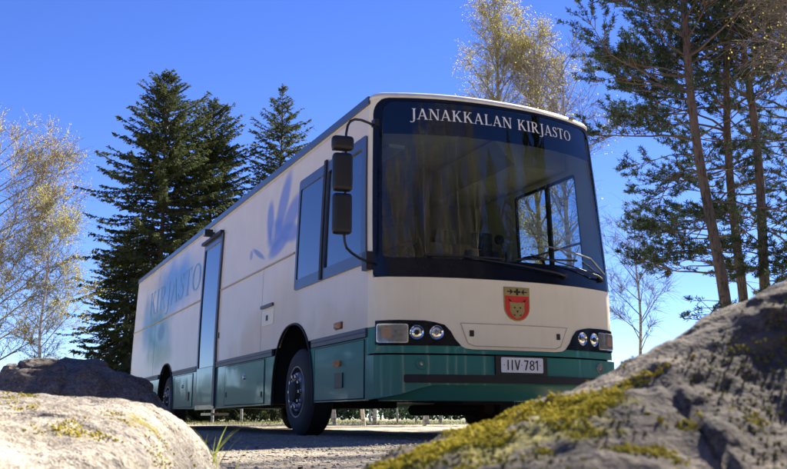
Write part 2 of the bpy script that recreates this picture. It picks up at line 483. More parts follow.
# panel flap with raised bead and two latches
fl = patch('service_flap', [(-.60,1.09),(-.53,.90),(-.46,.875),(.46,.875),(.53,.90),(.62,1.09)], fmap, M['cream'], bus, off=.006, t=.01)
ring = MB()
pts = [(-.60,1.09),(-.53,.90),(-.46,.875),(.46,.875),(.53,.90),(.62,1.09),(-.60,1.09)]
pp = []
for (a0,z0),(a1,z1) in zip(pts[:-1], pts[1:]):
    for i in range(6): pp.append(fmap(lerp(a0,a1,i/6), lerp(z0,z1,i/6), .007))
pp.append(pp[0]); ring.tube(pp, .0035, 6); ring.build('flap_seal', M['beadcream'], fl, 1.)
for a in (-.49, .50):
    patch('latch', rrect(a-.022, a+.022, .965, 1.025, .006, 2), fmap, M['ink'], fl, off=.012, t=.006)
# headlamp units
for sg in (-1, 1):
    o = [(sg*1.425, .88), (sg*1.425, 1.105)] + [(sg*1.2,1.112),(sg*.95,1.108)] + curve_inner(sg) + [(sg*1.0,.872)]
    hu = patch('headlight', o, fmap, M['black'], bus, off=.008, t=.02)
    ind = patch('indicator_lens', rrect(min(sg*1.40,sg*1.12), max(sg*1.40,sg*1.12), .905, 1.065, .02, 3), fmap, M['lens'], hu, off=.018, t=.01)
    patch('indicator_bulb', rrect(min(sg*1.36,sg*1.27), max(sg*1.36,sg*1.27), .94, 1.035, .015, 3), fmap, M['amber'], hu, off=.0195, t=.002)
    patch('lens_frame', rrect(min(sg*1.41,sg*1.11), max(sg*1.41,sg*1.11), .895, 1.075, .02, 3), fmap, M['steel'], hu, off=.0125, t=.004,
          holes=[rrect(min(sg*1.40,sg*1.12), max(sg*1.40,sg*1.12), .905, 1.065, .02, 3)])
    for a in (1.03, .84):
        c = Vector(fmap(sg*a, .995, .008)); n = (Vector(fmap(sg*a, .995, .108)) - c).normalized()
        rot = n.to_track_quat('Z', 'Y').to_matrix()
        mb = MB(); mb.lathe([(.001,.004),(.030,.004),(.044,.0),(.052,.006),(.058,.010),(.062,.006),(.062,-.01)], (0,0,0), 'z', 28)
        mb.v = [tuple(c + rot @ Vector(v)) for v in mb.v]
        mb.build('lamp_reflector', M['chrome'], hu, .7)
        mb = MB(); mb.lathe([(.0001,.016),(.012,.0155),(.021,.012),(.023,.004)], (0,0,0), 'z', 24)
        mb.v = [tuple(c + rot @ Vector(v)) for v in mb.v]
        mb.build('projector_lens', M['ink'] if a > 1 else M['lens'], hu, .9)
# bumper
bo = [(-AE,.365),(-1.36,.385),(-1.18,.42),(-1.0,.475),(-.88,.503),(.88,.503),(1.0,.475),(1.18,.42),(1.36,.385),(AE,.365),(AE,.782),(-AE,.782)]
bump_ = patch('bumper', bo, fmap, M['green'], bus, off=.022, t=.05)
patch('bumper_strip', rrect(-1.155, 1.235, .525, .600, .02, 3), fmap, M['rubber'], bump_, off=.045, t=.03)
lipoff = lambda x, z: lerp(-.085, .004, clamp((z-.36)/.15))
patch('bumper_lip', rect(-1.47, 1.47, .36, .515), fmap, M['green'], bump_, t=.03, offz=lipoff, sz=.05)
for a in (-.99, 1.09):
    c = Vector(fmap(a, .70, .022)); n = (Vector(fmap(a, .70, .122)) - c).normalized(); rot = n.to_track_quat('Z','Y').to_matrix()
    mb = MB(); mb.lathe([(.0001,.004),(.03,.004),(.034,.010),(.046,.010),(.05,.002)], (0,0,0), 'z', 24)
    mb.v = [tuple(c + rot @ Vector(v)) for v in mb.v]
    q = mb.build('round_reflector', M['green'] if a < 0 else M['lens'], bus, .7)
    mb = MB(); mb.lathe([(.0001,.011),(.014,.010),(.018,.004)], (0,0,0), 'z', 16)
    mb.v = [tuple(c + rot @ Vector(v)) for v in mb.v]; mb.build('bulb', M['lens'], q, .7)
# number plate
pc = .025
plate = patch('number_plate', rrect(pc-.235, pc+.235, .628, .772, .012, 3), fmap, M['white'], bus, off=.056, t=.006)
patch('plate_holder', rect(-.265, .315, .605, .785), fmap, M['plastic'], plate, off=.05, t=.03)

# ---- lettering
def poly_strokes(ch):
    """returns (advance, [polygons]) for a roman capital of height 1"""
    T, t, s = .15, .065, .05
    S = []
    def line(x0,y0,x1,y1,w):
        # parallelogram with horizontal cuts (typical for serif diagonals)
        if abs(y1-y0) < 1e-6: S.append([(x0,y0-w/2),(x1,y0-w/2),(x1,y0+w/2),(x0,y0+w/2)]); return
        h = w/2*math.hypot(x1-x0, y1-y0)/abs(y1-y0)
        S.append([(x0-h,y0),(x0+h,y0),(x1+h,y1),(x1-h,y1)])
    def serif(x, y, w=.26):
        up = y > .5
        S.append([(x-w/2, y-(s if up else 0)), (x+w/2, y-(s if up else 0)), (x+w/2, y+(0 if up else s)), (x-w/2, y+(0 if up else s))])
    def arc(cx, cy, rx, ry, a0, a1, wf, n=14):
        for i in range(n):
            p = []
            for a in (lerp(a0,a1,i/n), lerp(a0,a1,(i+1)/n)):
                w = wf(a)/2
                p.append(((cx+(rx-w)*math.cos(a), cy+(ry-w*.75)*math.sin(a)), (cx+(rx+w)*math.cos(a), cy+(ry+w*.75)*math.sin(a))))
            S.append([p[0][0], p[0][1], p[1][1], p[1][0]])
    ell = lambda a: t + (T-t)*abs(math.cos(a))**1.3
    if ch == 'J':
        line(.30,-.02,.30,1,T); serif(.30,1,.32); arc(.12,-.04,.18,.22,-PI*.75,0,lambda a: lerp(t,T,clamp((a+PI*.75)/(PI*.75)))); return .50, S
    if ch == 'A':
        line(.12,0,.42,1,t); line(.42,1,.72,0,T); line(.2,.32,.62,.32,.055); serif(.12,0,.26); serif(.73,0,.30); return .88, S
    if ch == 'N':
        line(.16,0,.16,1,t); line(.18,1,.74,0,T); line(.76,0,.76,1,t); serif(.16,0,.26); serif(.13,1,.22); serif(.76,1,.26); return .92, S
    if ch == 'K':
        line(.20,0,.20,1,T); line(.26,.42,.66,1,t); line(.38,.62,.76,0,T); serif(.20,0,.30); serif(.20,1,.30); serif(.66,1,.24); serif(.76,0,.28); return .90, S
    if ch == 'L':
        line(.20,0,.20,1,T); serif(.20,1,.30); S.append([(.05,0),(.64,0),(.64,.06),(.05,.06)]); S.append([(.58,.06),(.64,.06),(.68,.26)]); return .72, S
    if ch == 'I':
        line(.19,0,.19,1,T); serif(.19,0,.32); serif(.19,1,.32); return .40, S
    if ch == 'R':
        line(.20,0,.20,1,T); serif(.20,0,.30); serif(.10,1,.2); arc(.36,.745,.24,.235,-PI/2,PI/2,ell)
        S.append([(.2,.94),(.38,.94),(.38,1),(.2,1)]); S.append([(.2,.48),(.38,.48),(.38,.53),(.2,.53)])
        line(.40,.49,.72,0,T); serif(.74,0,.24); return .84, S
    if ch == 'S':
        C = [(.50,.80),(.42,.93),(.30,.965),(.17,.90),(.13,.76),(.19,.63),(.33,.52),(.46,.40),(.50,.25),(.44,.10),(.30,.03),(.17,.06),(.07,.22)]
        w = [.05,.06,.07,.09,.12,.15,.16,.15,.13,.10,.07,.06,.05]
        for i in range(len(C)-1):
            (x0,y0),(x1,y1) = C[i],C[i+1]
            def nrm(j):
                a = C[max(0,j-1)]; b = C[min(len(C)-1,j+1)]; dx,dy = b[0]-a[0], b[1]-a[1]; l = math.hypot(dx,dy); return -dy/l, dx/l
            n0,n1 = nrm(i),nrm(i+1)
            S.append([(x0-n0[0]*w[i]/2,y0-n0[1]*w[i]/2),(x1-n1[0]*w[i+1]/2,y1-n1[1]*w[i+1]/2),(x1+n1[0]*w[i+1]/2,y1+n1[1]*w[i+1]/2),(x0+n0[0]*w[i]/2,y0+n0[1]*w[i]/2)])
        S.append([(.48,.72),(.53,.72),(.52,1.0),(.48,.98)]); S.append([(.05,.0),(.09,.03),(.10,.28),(.05,.28)])
        return .60, S
    if ch == 'T':
        line(.36,0,.36,.95,T); serif(.36,0,.30); S.append([(.03,.94),(.69,.94),(.69,1),(.03,1)]); S.append([(.03,.76),(.08,.94),(.03,.94)]); S.append([(.69,.76),(.69,.94),(.64,.94)]); return .74, S
    if ch == 'O':
        arc(.44,.5,.34,.46,0,2*PI,ell,28); return .90, S
    # plain sans figures for the number plate
    w = .13
    if ch == 'i': line(.2,0,.2,1,w); return .40, S
    if ch == 'v': line(.08,1,.32,0,w); line(.32,0,.56,1,w*.99); return .64, S
    if ch == '7': S.append([(.04,.87),(.54,.87),(.54,1),(.04,1)]); line(.20,0,.46,.87,w); return .60, S
    if ch == '1': line(.24,0,.24,1,w); S.append([(.02,.68),(.175,.84),(.175,1),(.02,.84)]); return .42, S
    if ch == '8': arc(.29,.74,.19,.20,0,2*PI,lambda a: w,22); arc(.29,.27,.22,.22,0,2*PI,lambda a: w,22); return .60, S
    if ch == '.': arc(.1,.5,.03,.03,0,2*PI,lambda a: .06,8); return .26, S
    return .42, S
def lettering(name, text, fn, x0, x1, zf, height, mat, parent, off, sgn=1, space=.04):
    adv = []; tot = 0
    for ch in text:
        w, S = poly_strokes(ch); adv.append((tot, S)); tot += w + space
    tot -= space
    k = abs(x1-x0)/tot
    mb = MB(); j = 0
    for xo, S in adv:
        for P in S:
            j += 1; o = off + .0006*(j % 5)
            vs = [fn(x0+sgn*(xo+x)*k, zf(x0+sgn*(xo+x)*k)+y*height, o) for x, y in P]
            mb.add(vs, [tuple(range(len(vs)))])
    return mb.build(name, mat, parent)
# crest: shield, chief, arrowheads, cross and the lynx head
cx, cz0, cz1 = .01, 1.13, 1.465
def shield(i):
    w = .148-i
    pts = [(cx-w, cz1-i), (cx-w, 1.27)]
    for k in range(1, 12):
        a = PI + PI*k/12
        pts.append((cx+w*math.cos(a), 1.27+(1.27-cz0-i)*math.sin(a)*1.0))
    return pts + [(cx+w, 1.27), (cx+w, cz1-i)]
cr = patch('town_crest', shield(0), fmap, M['gold'], bus, off=.006, t=.006)
patch('shield_field', [p for p in shield(.012)], fmap, M['red'], cr, off=.0085, t=.0025)
patch('shield_chief', rect(cx-.14, cx+.14, 1.378, 1.458), fmap, M['gold'], cr, off=.0105, t=.003)
ms = MB()
def flat(mb, pts, o): mb.add([fmap(x, z, o) for x, z in pts], [tuple(range(len(pts)))])
flat(ms, rect(cx-.012, cx+.012, 1.385, 1.45), .0125); flat(ms, rect(cx-.038, cx+.038, 1.408, 1.428), .0130)
for sg in (-1, 1):
    flat(ms, [(cx+sg*.045, 1.418), (cx+sg*.085, 1.45), (cx+sg*.075, 1.418), (cx+sg*.085, 1.386)], .0125)
    flat(ms, rect(min(cx+sg*.075, cx+sg*.115), max(cx+sg*.075, cx+sg*.115), 1.412, 1.424), .0130)
ms.build('chief_charges', M['ink'], cr)
lx = [(cx-.085,1.33),(cx-.06,1.31),(cx-.03,1.315),(cx,1.31),(cx+.03,1.315),(cx+.06,1.31),(cx+.085,1.33),(cx+.08,1.27),(cx+.085,1.225),(cx+.055,1.19),(cx+.03,1.165),(cx,1.155),(cx-.03,1.165),(cx-.055,1.19),(cx-.085,1.225),(cx-.08,1.27)]
patch('lynx_head', lx, fmap, M['gold'], cr, off=.0115, t=.003)
def mark(name, pts, o=.0135):
    ms = MB(); flat(ms, pts, o); ms.build(name, M['ink'], cr)
for sg in (-1, 1):
    mark('lynx_ear', [(cx+sg*.062,1.322),(cx+sg*.105,1.355),(cx+sg*.085,1.318)])
    mark('lynx_eye', disc(cx+sg*.032, 1.262, .012, .008, 8))
    mark('lynx_whisker', [(cx+sg*.05,1.20),(cx+sg*.02,1.19),(cx+sg*.03,1.178)])
mark('lynx_nose', [(cx-.016,1.232),(cx+.016,1.232),(cx,1.21)])
lettering('plate_characters', '.iiv.781.', fmap, pc-.215, pc+.215, lambda x: .652, .096, M['ink'], plate, .0585, space=.05)

# ---- windscreen
ws_hole = rrect(-1.345, 1.42, 1.715, 3.345, .05, 6, rs=(.05, .05, .13, .13))
ws_hole = rrect(-1.355, 1.355, 1.715, 3.35, .05, 6, rs=(.05, .05, .13, .13))
frame = patch('windscreen_surround', ws_out, fmap, M['black'], bus, holes=[ws_hole], off=.006, t=.03, sx=.06, sz=.15)
glass = patch('windscreen', rrect(-1.352, 1.352, 1.718, 3.347, .05, 6, rs=(.05, .05, .13, .13)), fmap, M['glass'], bus, off=.0, t=.004, sx=.06, sz=.15, smooth=1.)
patch('header_mask', rrect(-1.35, 1.35, 3.00, 3.345, .02, 4, rs=(.01,.01,.12,.12)), fmap, M['mask'], glass, off=-.012, t=.003, sx=.06, sz=.15)
tw_ = lambda t: sum(poly_strokes(ch)[0] + .04 for ch in t) - .04
full = tw_('JANAKKALAN KIRJASTO'); kk = 2.05/full
lettering('destination_lettering', 'JANAKKALAN', fmap, -1.06, -1.06+kk*tw_('JANAKKALAN'), lambda x: 3.155, .118, M['letters'], glass, .003)
lettering('destination_lettering', 'KIRJASTO', fmap, .99-kk*tw_('KIRJASTO'), .99, lambda x: 3.155, .118, M['letters'], glass, .003)
# wiper arms and blades
def wiper(a0, z0, a1, z1, b0, b1):
    mb = MB()
    mb.tube([fmap(a0, z0, .03), fmap(lerp(a0,a1,.12), lerp(z0,z1,.1), .065), fmap(lerp(a0,a1,.5), lerp(z0,z1,.5), .06), fmap(a1, z1, .045)], [.014,.010,.007,.006], 8)
    mb.tube([fmap(a0, z0, -.01), fmap(a0, z0, .045)], .026, 12)
    w = mb.build('wiper', M['plastic'], bus, .8)
    mb = MB(); pts = [fmap(lerp(b0[0],b1[0],i/10), lerp(b0[1],b1[1],i/10), .022) for i in range(11)]
    mb.tube(pts, .009, 6); mb.build('wiper_blade', M['rubber'], w, .8)
    return w
wiper(.62, 1.62, -.55, 1.73, (-.95,1.742), (-.12,1.738))
wiper(1.22, 1.64, .18, 1.80, (-.02,1.742), (.82,1.80))
w3 = MB(); w3.tube([fmap(1.27,1.70,.03), fmap(1.0,1.83,.06), fmap(.62,1.885,.06), fmap(.36,1.90,.055)], [.010,.010,.009,.007], 8)
w3.build('wiper_arm', M['rim'], bus, .8)
# ---- roof shell (one closed loft over the outline)
def outline_pts():
    pts = []
    for i in range(61):
        a = lerp(-AE, AE, i/60); pts.append(plan(a))
    for v in (.3,.5,.73,2,4,6,8,10,12,14.2,14.42): pts.append((W, v))
    pts += [(W-.08, 14.5), (W/2, 14.52), (.08, 14.5)]
    for v in (14.42,14.2,12,10,8,6,4,2,.73,.5,.3): pts.append((0., v))
    return pts
OP = outline_pts()
def roof_ring(z, ins):
    out = []; n = len(OP)
    cxr, cyr = W/2, L/2
    for i, (u, v) in enumerate(OP):
        p0, p1 = OP[i-1], OP[(i+1) % n]
        tx, ty = p1[0]-p0[0], p1[1]-p0[1]; l = math.hypot(tx, ty) or 1
        nx, ny = ty/l, -tx/l           # outward
        q = deform(u - nx*ins, v - ny*ins, z)
        if ins: q = (q[0], (v-ny*ins)+lean(z)*clamp(1-(v-.13)/.6), z)
        y = q[1] - (.10*max(0, z-1.5) if v > 14.3 else 0)
        out.append((q[0], y, z))
    return out
mb = MB(); rings = [(3.385,.0),(3.405,-.012),(3.425,-.006),(3.447,.012),(3.46,.04),(3.472,.12),(3.50,.5),(3.515,1.0)]
n = len(OP)
for z, i in rings: mb.v.extend(roof_ring(z, i))
for r in range(len(rings)-1):
    for k in range(n): k2 = (k+1) % n; mb.f.append((r*n+k, r*n+k2, (r+1)*n+k2, (r+1)*n+k))
b = len(mb.v); mb.v.append((W/2, L/2, 3.52))
for k in range(n): mb.f.append(((len(rings)-1)*n+k, (len(rings)-1)*n+(k+1) % n, b))
roof = B(mb, 'roof', M['roof'], .7)
for a in (1.05,):
    patch('marker_lamp', rrect(a-.04, a+.04, 3.425, 3.445, .008, 3), fmap, M['lens'], roof, off=.035, t=.05)
# ---- side panels
def arch(cv, hw, top, z0, n=18, e=2.3):
    pts = []
    for i in range(n+1):
        a = PI - PI*i/n
        pts.append((cv + hw*math.copysign(abs(math.cos(a))**(2/e), math.cos(a)), z0 + (top-z0)*abs(math.sin(a))**(2/e)))
    return pts      # from low v to high v
FA = (2.41, .765, 1.295); RA = (10.12, .76, 1.23)
ZB = 1.05
def clip_arch(A, zb):
    return [(v, z) for v, z in arch(A[0], A[1], A[2], .34, 40) if z > zb + 1e-3]
VE = 14.42
def side_outline(door=True):
    o = [(.13, ZB)]
    f = clip_arch(FA, ZB); o += [(f[0][0]-.01, ZB)] + f + [(f[-1][0]+.01, ZB)]
    if door: o += [(6.10, ZB), (6.10, 3.085), (7.44, 3.085), (7.44, ZB)]
    r = clip_arch(RA, ZB); o += [(r[0][0]-.01, ZB)] + r + [(r[-1][0]+.01, ZB)]
    o += [(VE, ZB), (VE, 3.385), (.13, 3.385)]
    return o
WIN = rrect(.20, 2.40, 1.735, 2.965, .05)
patch('side_panel', side_outline(True), smapL, M['cream_art'], bus, holes=[WIN], sx=.4, sz=.12)
DW = rrect(.42, 1.80, 1.80, 2.965, .05)
patch('side_panel', side_outline(False), smapR, M['cream'], bus, holes=[DW], sx=.4, sz=.12)
patch('rear_panel', rect(.0, W, .5, 3.385), rmap, M['cream'], bus, holes=[rrect(.4, W-.4, 1.9, 2.9, .1)], sx=.4, off=.0)
patch('rear_window', rrect(.38, W-.38, 1.88, 2.92, .1), rmap, M['doorglass'], bus, off=.006, t=.006)
for sg in (-1, 1):
    u = W/2+sg*1.2
    patch('tail_light', rrect(u-.08, u+.08, .8, 1.35, .02), rmap, M['red'], bus, off=.02, t=.02)
for fn, sidek in ((smapL, 0), (smapR, 1)):
    rail = patch('roof_rail', rect(.10, VE, 3.35, 3.435), fn, M['rail'], bus, off=.022, t=.03, sx=.5)
    # waist bead
    segs = [(2.44, 6.08), (7.46, VE)] if not sidek else [(.14, VE)]
    mb = MB()
    for v0, v1 in segs:
        m = int((v1-v0)/.3)+2; P = [fn(lerp(v0,v1,i/m), 2.155, .004) for i in range(m+1)]
        mb.tube(P, .013, 8)
    mb.build('waist_bead', M['beadcream'], bus, .9)
    # rub rail
    mb = None
    for v0, v1 in ((.14, 1.70), (3.17, 6.085) if not sidek else (3.17, 9.38), *(((7.455, 9.42),) if not sidek else ()), (10.86, VE)):
        rr = patch('rub_rail', rect(v0, v1, .962, 1.048), fn, M['trim'], bus, off=.02, t=.03, sx=.5)
        patch('rail_groove', rect(v0+.01, v1-.01, 1.000, 1.012), fn, M['ink'], rr, off=.0215, t=.002, sx=.5)
    # skirts
    fa = arch(FA[0], FA[1], FA[2], .34, 40); ra = arch(RA[0], RA[1], RA[2], .34, 40)
    ZS = .365
    cl = lambda A, lohi: [(v, z) for v, z in (A[:len(A)//2] if lohi == 0 else A[len(A)//2:]) if ZS < z < .957]
    dr = (6.085, 7.455)
    sk = [[(.13, ZS)] + [(fa[0][0], ZS)] + cl(fa, 0) + [(cl(fa,0)[-1][0]+.01, .957), (.13, .957)]]
    if not sidek:
        sk.append([(fa[-1][0], ZS), (dr[0], ZS-.02), (dr[0], .957), (cl(fa,1)[0][0]-.01, .957)] + cl(fa, 1))
        sk.append([(dr[1], ZS-.02), (ra[0][0], ZS)] + cl(ra, 0) + [(cl(ra,0)[-1][0]+.01, .957), (dr[1], .957)])
    else:
        sk.append([(fa[-1][0], ZS), (ra[0][0], ZS)] + cl(ra, 0) + [(cl(ra,0)[-1][0]+.01, .957), (cl(fa,1)[0][0]-.01, .957)] + cl(fa, 1))
    sk.append([(ra[-1][0], ZS), (VE, ZS+.06), (VE, .957), (cl(ra,1)[0][0]-.01, .957)] + cl(ra, 1))
    for o in sk: patch('skirt', o, fn, M['green'], bus, off=.0, sx=.4, sz=.2)
    # arch lips
    for A in (FA, RA):
        mb = MB(); P = [fn(v, z, .006) for v, z in arch(A[0], A[1]-.008, A[2]-.008, .34, 30)]
        mb.tube(P, .013, 8); mb.build('wheel_arch_lip', M['rubber'], bus, .9)
        mb = MB(); ap = arch(A[0], A[1]+.02, A[2]+.02, .40, 30); m = len(ap)
        for v, z in ap: mb.v += [((.045 if not sidek else W-.045), v, z), ((.86 if not sidek else W-.86), v, z)]
        for i in range(m-1): mb.f.append((2*i, 2*i+1, 2*i+3, 2*i+2))
        mb.f.append(tuple(2*i+1 for i in range(m)))
        B(mb, 'wheel_well', M['liner'], .9)
# hatches on the door side
def hatch(v0, v1, z0, z1, knob=None, hinges=(), cap=M['green']):
    h = patch('luggage_hatch', rrect(v0, v1, z0, z1, .02, 2), smapL, cap, bus, off=.008, t=.01, sx=.4, sz=.2)
    P = [(v0,z0),(v1,z0),(v1,z1),(v0,z1),(v0,z0)]
    mb = MB(); pts = []
    for (a,b_),(c,d) in zip(P[:-1],P[1:]):
        for i in range(5): pts.append(smapL(lerp(a,c,i/5), lerp(b_,d,i/5), .003))
    pts.append(pts[0]); mb.tube(pts, .007, 5); mb.build('hatch_seal', M['rubber'], h, .9)
    if knob:
        c = smapL(knob[0], knob[1], .006); mb = MB()
        mb.lathe([(.0001,-.022),(.020,-.020),(.026,-.012),(.028,.0)], c, 'x', 18); mb.build('lock_knob', M['steel'], h, .7)
    for v, z in hinges:
        patch('hinge_block', rect(v-.03, v+.03, z-.035, z+.035), smapL, M['ink'], h, off=.014, t=.008)
    return h
hatch(3.52, 5.52, .385, .94, (4.45, .745), ((5.43, .53), (3.62, .5)))
hatch(7.72, 9.22, .385, .94, (8.50, .745), ((8.0, .52),))
hatch(.20, 1.60, .385, .94)
patch('vent_cover', rrect(.74, .96, .50, .65, .01, 2), smapL, M['plastic'], bus, off=.02, t=.014)
patch('vent_cover', rrect(7.95, 8.15, .50, .64, .01, 2), smapL, M['plastic'], bus, off=.02, t=.014)
for z in (1.135, .745):
    mk = patch('side_marker', rrect(.80, .98, z-.028, z+.028, .012, 3), smapL, M['orange'], bus, off=.026, t=.026)
    patch('marker_base', rrect(.785, .995, z-.038, z+.038, .012, 3), smapL, M['plastic'], mk, off=.006, t=.006)
# filler flap above the front wheel
ff = patch('filler_flap', rrect(3.18, 3.70, 1.37, 1.565, .01, 2), smapL, M['cream'], bus, off=.008, t=.008)
patch('filler_handle', rect(3.2, 3.72, 1.60, 1.638), smapL, M['trim'], ff, off=.03, t=.024)
patch('filler_lock', rect(3.42, 3.50, 1.43, 1.50), smapL, M['ink'], ff, off=.012, t=.004)
patch('small_latch', rect(6.0, 6.03, 1.40, 1.49), smapL, M['ink'], bus, off=.012, t=.012)
# vertical joints
for v, z0, z1 in ((3.74, 1.05, 2.13), (11.6, 1.05, 3.34)):
    mb = MB(); mb.tube([smapL(v, lerp(z0,z1,i/8), .0) for i in range(9)], .0035, 5)
    mb.build('panel_joint', M['beadcream'], bus, .9)
lettering('side_lettering', 'KIRJASTO', smapL, 12.55, 7.55, lambda x: 2.37, .50, M['bluetext'], bus, .003, sgn=-1, space=.03)
# ---- door
df = patch('entrance_door', rect(6.105, 7.435, .36, 3.08), smapL, M['rail'], bus, off=.012, t=.03,
           holes=[rect(6.27, 7.36, 1.0, 2.98)], sz=.15)
patch('door_glass', rect(6.26, 7.37, .99, 2.99), smapL, M['doorglass'], df, off=-.004, t=.004, sz=.15)
patch('door_lower_panel', rect(6.27, 7.36, .42, .985), smapL, M['green'], df, off=.018, t=.006)
patch('door_sill', rect(6.12, 7.40, .33, .40), smapL, M['steel'], df, off=.02, t=.05)
patch('door_post', rect(6.105, 6.20, .38, 3.08), smapL, M['trim'], df, off=.03, t=.018, sz=.15)
patch('door_header', rect(6.15, 7.5, 3.085, 3.13), smapL, M['ink'], df, off=.06, t=.06)
mb = MB(); c = smapL(6.85, 3.20, .10)
mb.box(c[0]-.06, c[0]+.06, c[1]-.05, c[1]+.05, c[2]-.055, c[2]+.045); mb.tube([smapL(6.85,3.20,0), c], .02, 8)
cl_ = mb.build('entry_lamp', M['plastic'], bus)
mb = MB(); mb.box(c[0]-.066, c[0]-.058, c[1]-.035, c[1]+.035, c[2]-.04, c[2]+.03); mb.build('lamp_lens', M['lens'], cl_)
# folding step below the door
mb = MB(); mb.box(.06, .35, 6.6, 7.3, .24, .28); B(mb, 'entry_step', M['steel'])
# ---- side window with its sliding pane
wf = patch('cab_window', rrect(.14, 2.36, 1.68, 3.02, .04), smapL, M['rail'], bus, off=.02, t=.035,
           holes=[rrect(.27, 1.36, 1.80, 2.90, .04), rrect(1.47, 2.30, 1.80, 2.90, .03)], sz=.12)
patch('window_glass', rrect(.26, 1.37, 1.79, 2.91, .04), smapL, M['tint'], wf, off=.0, t=.004)
patch('window_glass', rrect(1.46, 2.31, 1.79, 2.91, .03), smapL, M['doorglass'], wf, off=.010, t=.004)
patch('window_post', rect(1.40, 1.47, 1.69, 3.05), smapL, M['rubber'], wf, off=.035, t=.02)
dwf = patch('cab_window', rrect(.38, 1.84, 1.76, 3.0, .06), smapR, M['rubber'], bus, off=.012, t=.03, holes=[rrect(.45, 1.77, 1.83, 2.93, .05)])
patch('window_glass', rrect(.44, 1.78, 1.82, 2.94, .05), smapR, M['clearglass'], dwf, off=.0, t=.004)
patch('window_post', rect(1.04, 1.11, 1.83, 2.93), smapR, M['rubber'], dwf, off=.010, t=.03)
# ---- wheels
def wheel(side, v):
    s = -1 if side == 0 else 1
    u = .20 if side == 0 else W-.20
    root = empty('wheel', loc((u, v, .5))); root.parent = bus
    root.rotation_euler = (0, 0, 0)
    R = .5*K
    w = .14
    prof = [(.27,-w+.02),(.285,-w),(.33,-w-.006),(.40,-w-.004),(.455,-w+.012),(.485,-w+.035),(.5,-w+.05)]
    ty = MB(); P = [(r*K, s*(-h)) for r, h in prof]
    P += [(.5*K, s*(.0)), (.5*K, -s*(w-.05))]
    P2 = [(r*K, -s*(-h)) for r, h in prof][::-1]
    ty.lathe(P+P2[0:], (0,0,0), 'x', 48); ty.build('tyre', M['tyre'], root, .7)
    gr = MB()
    for hh in (-.07, -.025, .025, .07):
        gr.lathe([(.5*K+.001, hh-.004), (.5*K+.0015, hh), (.5*K+.001, hh+.004)], (0,0,0), 'x', 48)
    gr.build('tread_groove', M['ink'], root, .7)
    rm = MB()
    o = s*w          # outer plane
    rm.lathe([(.285*K,o*.96),(.296*K,o*1.03),(.282*K,o*1.03),(.275*K,o*.85),(.268*K,o*.5),(.25*K,o*.44),(.236*K,o*.62),(.225*K,o*.96),(.215*K,o*1.02),(.15*K,o*1.02),(.14*K,o*.98)], (0,0,0), 'x', 48)
    rm.build('rim', M['rim'], root, .7)
    hb = MB()
    hb.lathe([(.15*K,o*.9),(.14*K,o*1.02),(.125*K,o*1.10),(.11*K,o*1.32),(.06*K,o*1.4),(.0001,o*1.42)], (0,0,0), 'x', 32)
    hb.build('hub', M['chassis'], root, .7)
    for i in range(10):
        a = 2*PI*i/10; y, z = .182*K*math.cos(a), .182*K*math.sin(a)
        nb = MB(); nb.lathe([(.026,o*1.02),(.026,o*1.10),(.019,o*1.12),(.017,o*1.28),(.0001,o*1.30)], (0, y, z), 'x', 8)
        nb.build('wheel_nut', M['steel'], root, .7)
    for i in range(10):
        a = 2*PI*i/10+.2; y, z = .254*K*math.cos(a), .254*K*math.sin(a)
        nb = MB(); nb.tube([(o*.46, y, z), (o*.62, y, z)], .014, 10); nb.build('hand_hole', M['ink'], root, .7)
    return root
for sd, v in ((0, 2.36), (1, 2.36), (0, 10.12), (1, 10.12)): wheel(sd, v)
# ---- underbody, wheel wells and cabin
mb = MB()
mb.box(.72, W-.72, .35, 14.3, .42, 1.0)                       # frame rails and tanks between the wheels
for v0, v1 in ((.25, 1.6), (3.25, 6.05), (7.5, 9.3), (10.95, 14.2)):
    mb.box(.06, W-.06, v0, v1, .42, .99)
mb.box(.06, W-.06, 6.05, 7.5, .55, .99)
mb.box(.9, 1.9, 3.6, 5.4, .33, .44); mb.box(1.25, 1.85, .55, 1.2, .34, .46)
for v in (2.36, 10.12): mb.tube([(.3, v, .48), (W-.3, v, .48)], .09, 10)
B(mb, 'underbody', M['chassis'])
mb = MB(); mb.tube([(1.95, 1.2, .30), (1.95, 3.2, .30)], .07, 10); B(mb, 'air_tank', M['chassis'], .8)
mb = MB(); mb.box(.06, W-.06, .12, 1.55, 1.0, 1.06); mb.box(.9, W-.9, 1.55, 3.28, 1.0, 1.06); mb.box(.06, W-.06, 3.28, 9.25, 1.0, 1.06)
mb.box(.9, W-.9, 9.25, 10.98, 1.0, 1.06); mb.box(.06, W-.06, 10.98, 14.3, 1.0, 1.06); B(mb, 'cabin_floor', M['cabfloor'])
mb = MB(); mb.box(.07, W-.07, .62, 14.3, 3.30, 3.33); ceil = B(mb, 'cabin_ceiling', M['beige'])
for v in (1.3, 3.2, 5.2, 7.2, 9.2):
    mb = MB(); mb.box(.75, .95, v, v+1.3, 3.26, 3.30); B(mb, 'ceiling_lamp', M['lamp_white'], parent=ceil)
mb = MB(); mb.add([(2.0,.62,3.02),(2.70,.62,3.02),(2.70,2.7,3.02),(2.0,2.7,3.02),(1.75,.62,3.28),(2.70,.62,3.28),(2.70,2.7,3.28),(1.75,2.7,3.28)],
       [(0,3,2,1),(4,5,6,7),(0,1,5,4),(1,2,6,5),(2,3,7,6),(3,0,4,7)]); B(mb, 'overhead_locker', M['beige'])
mb = MB(); mb.box(1.55, 2.70, 2.05, 2.10, 1.06, 2.35); mb.box(1.55,1.62,2.0,2.15,1.06,3.28); B(mb, 'driver_partition', M['woodgrain'])
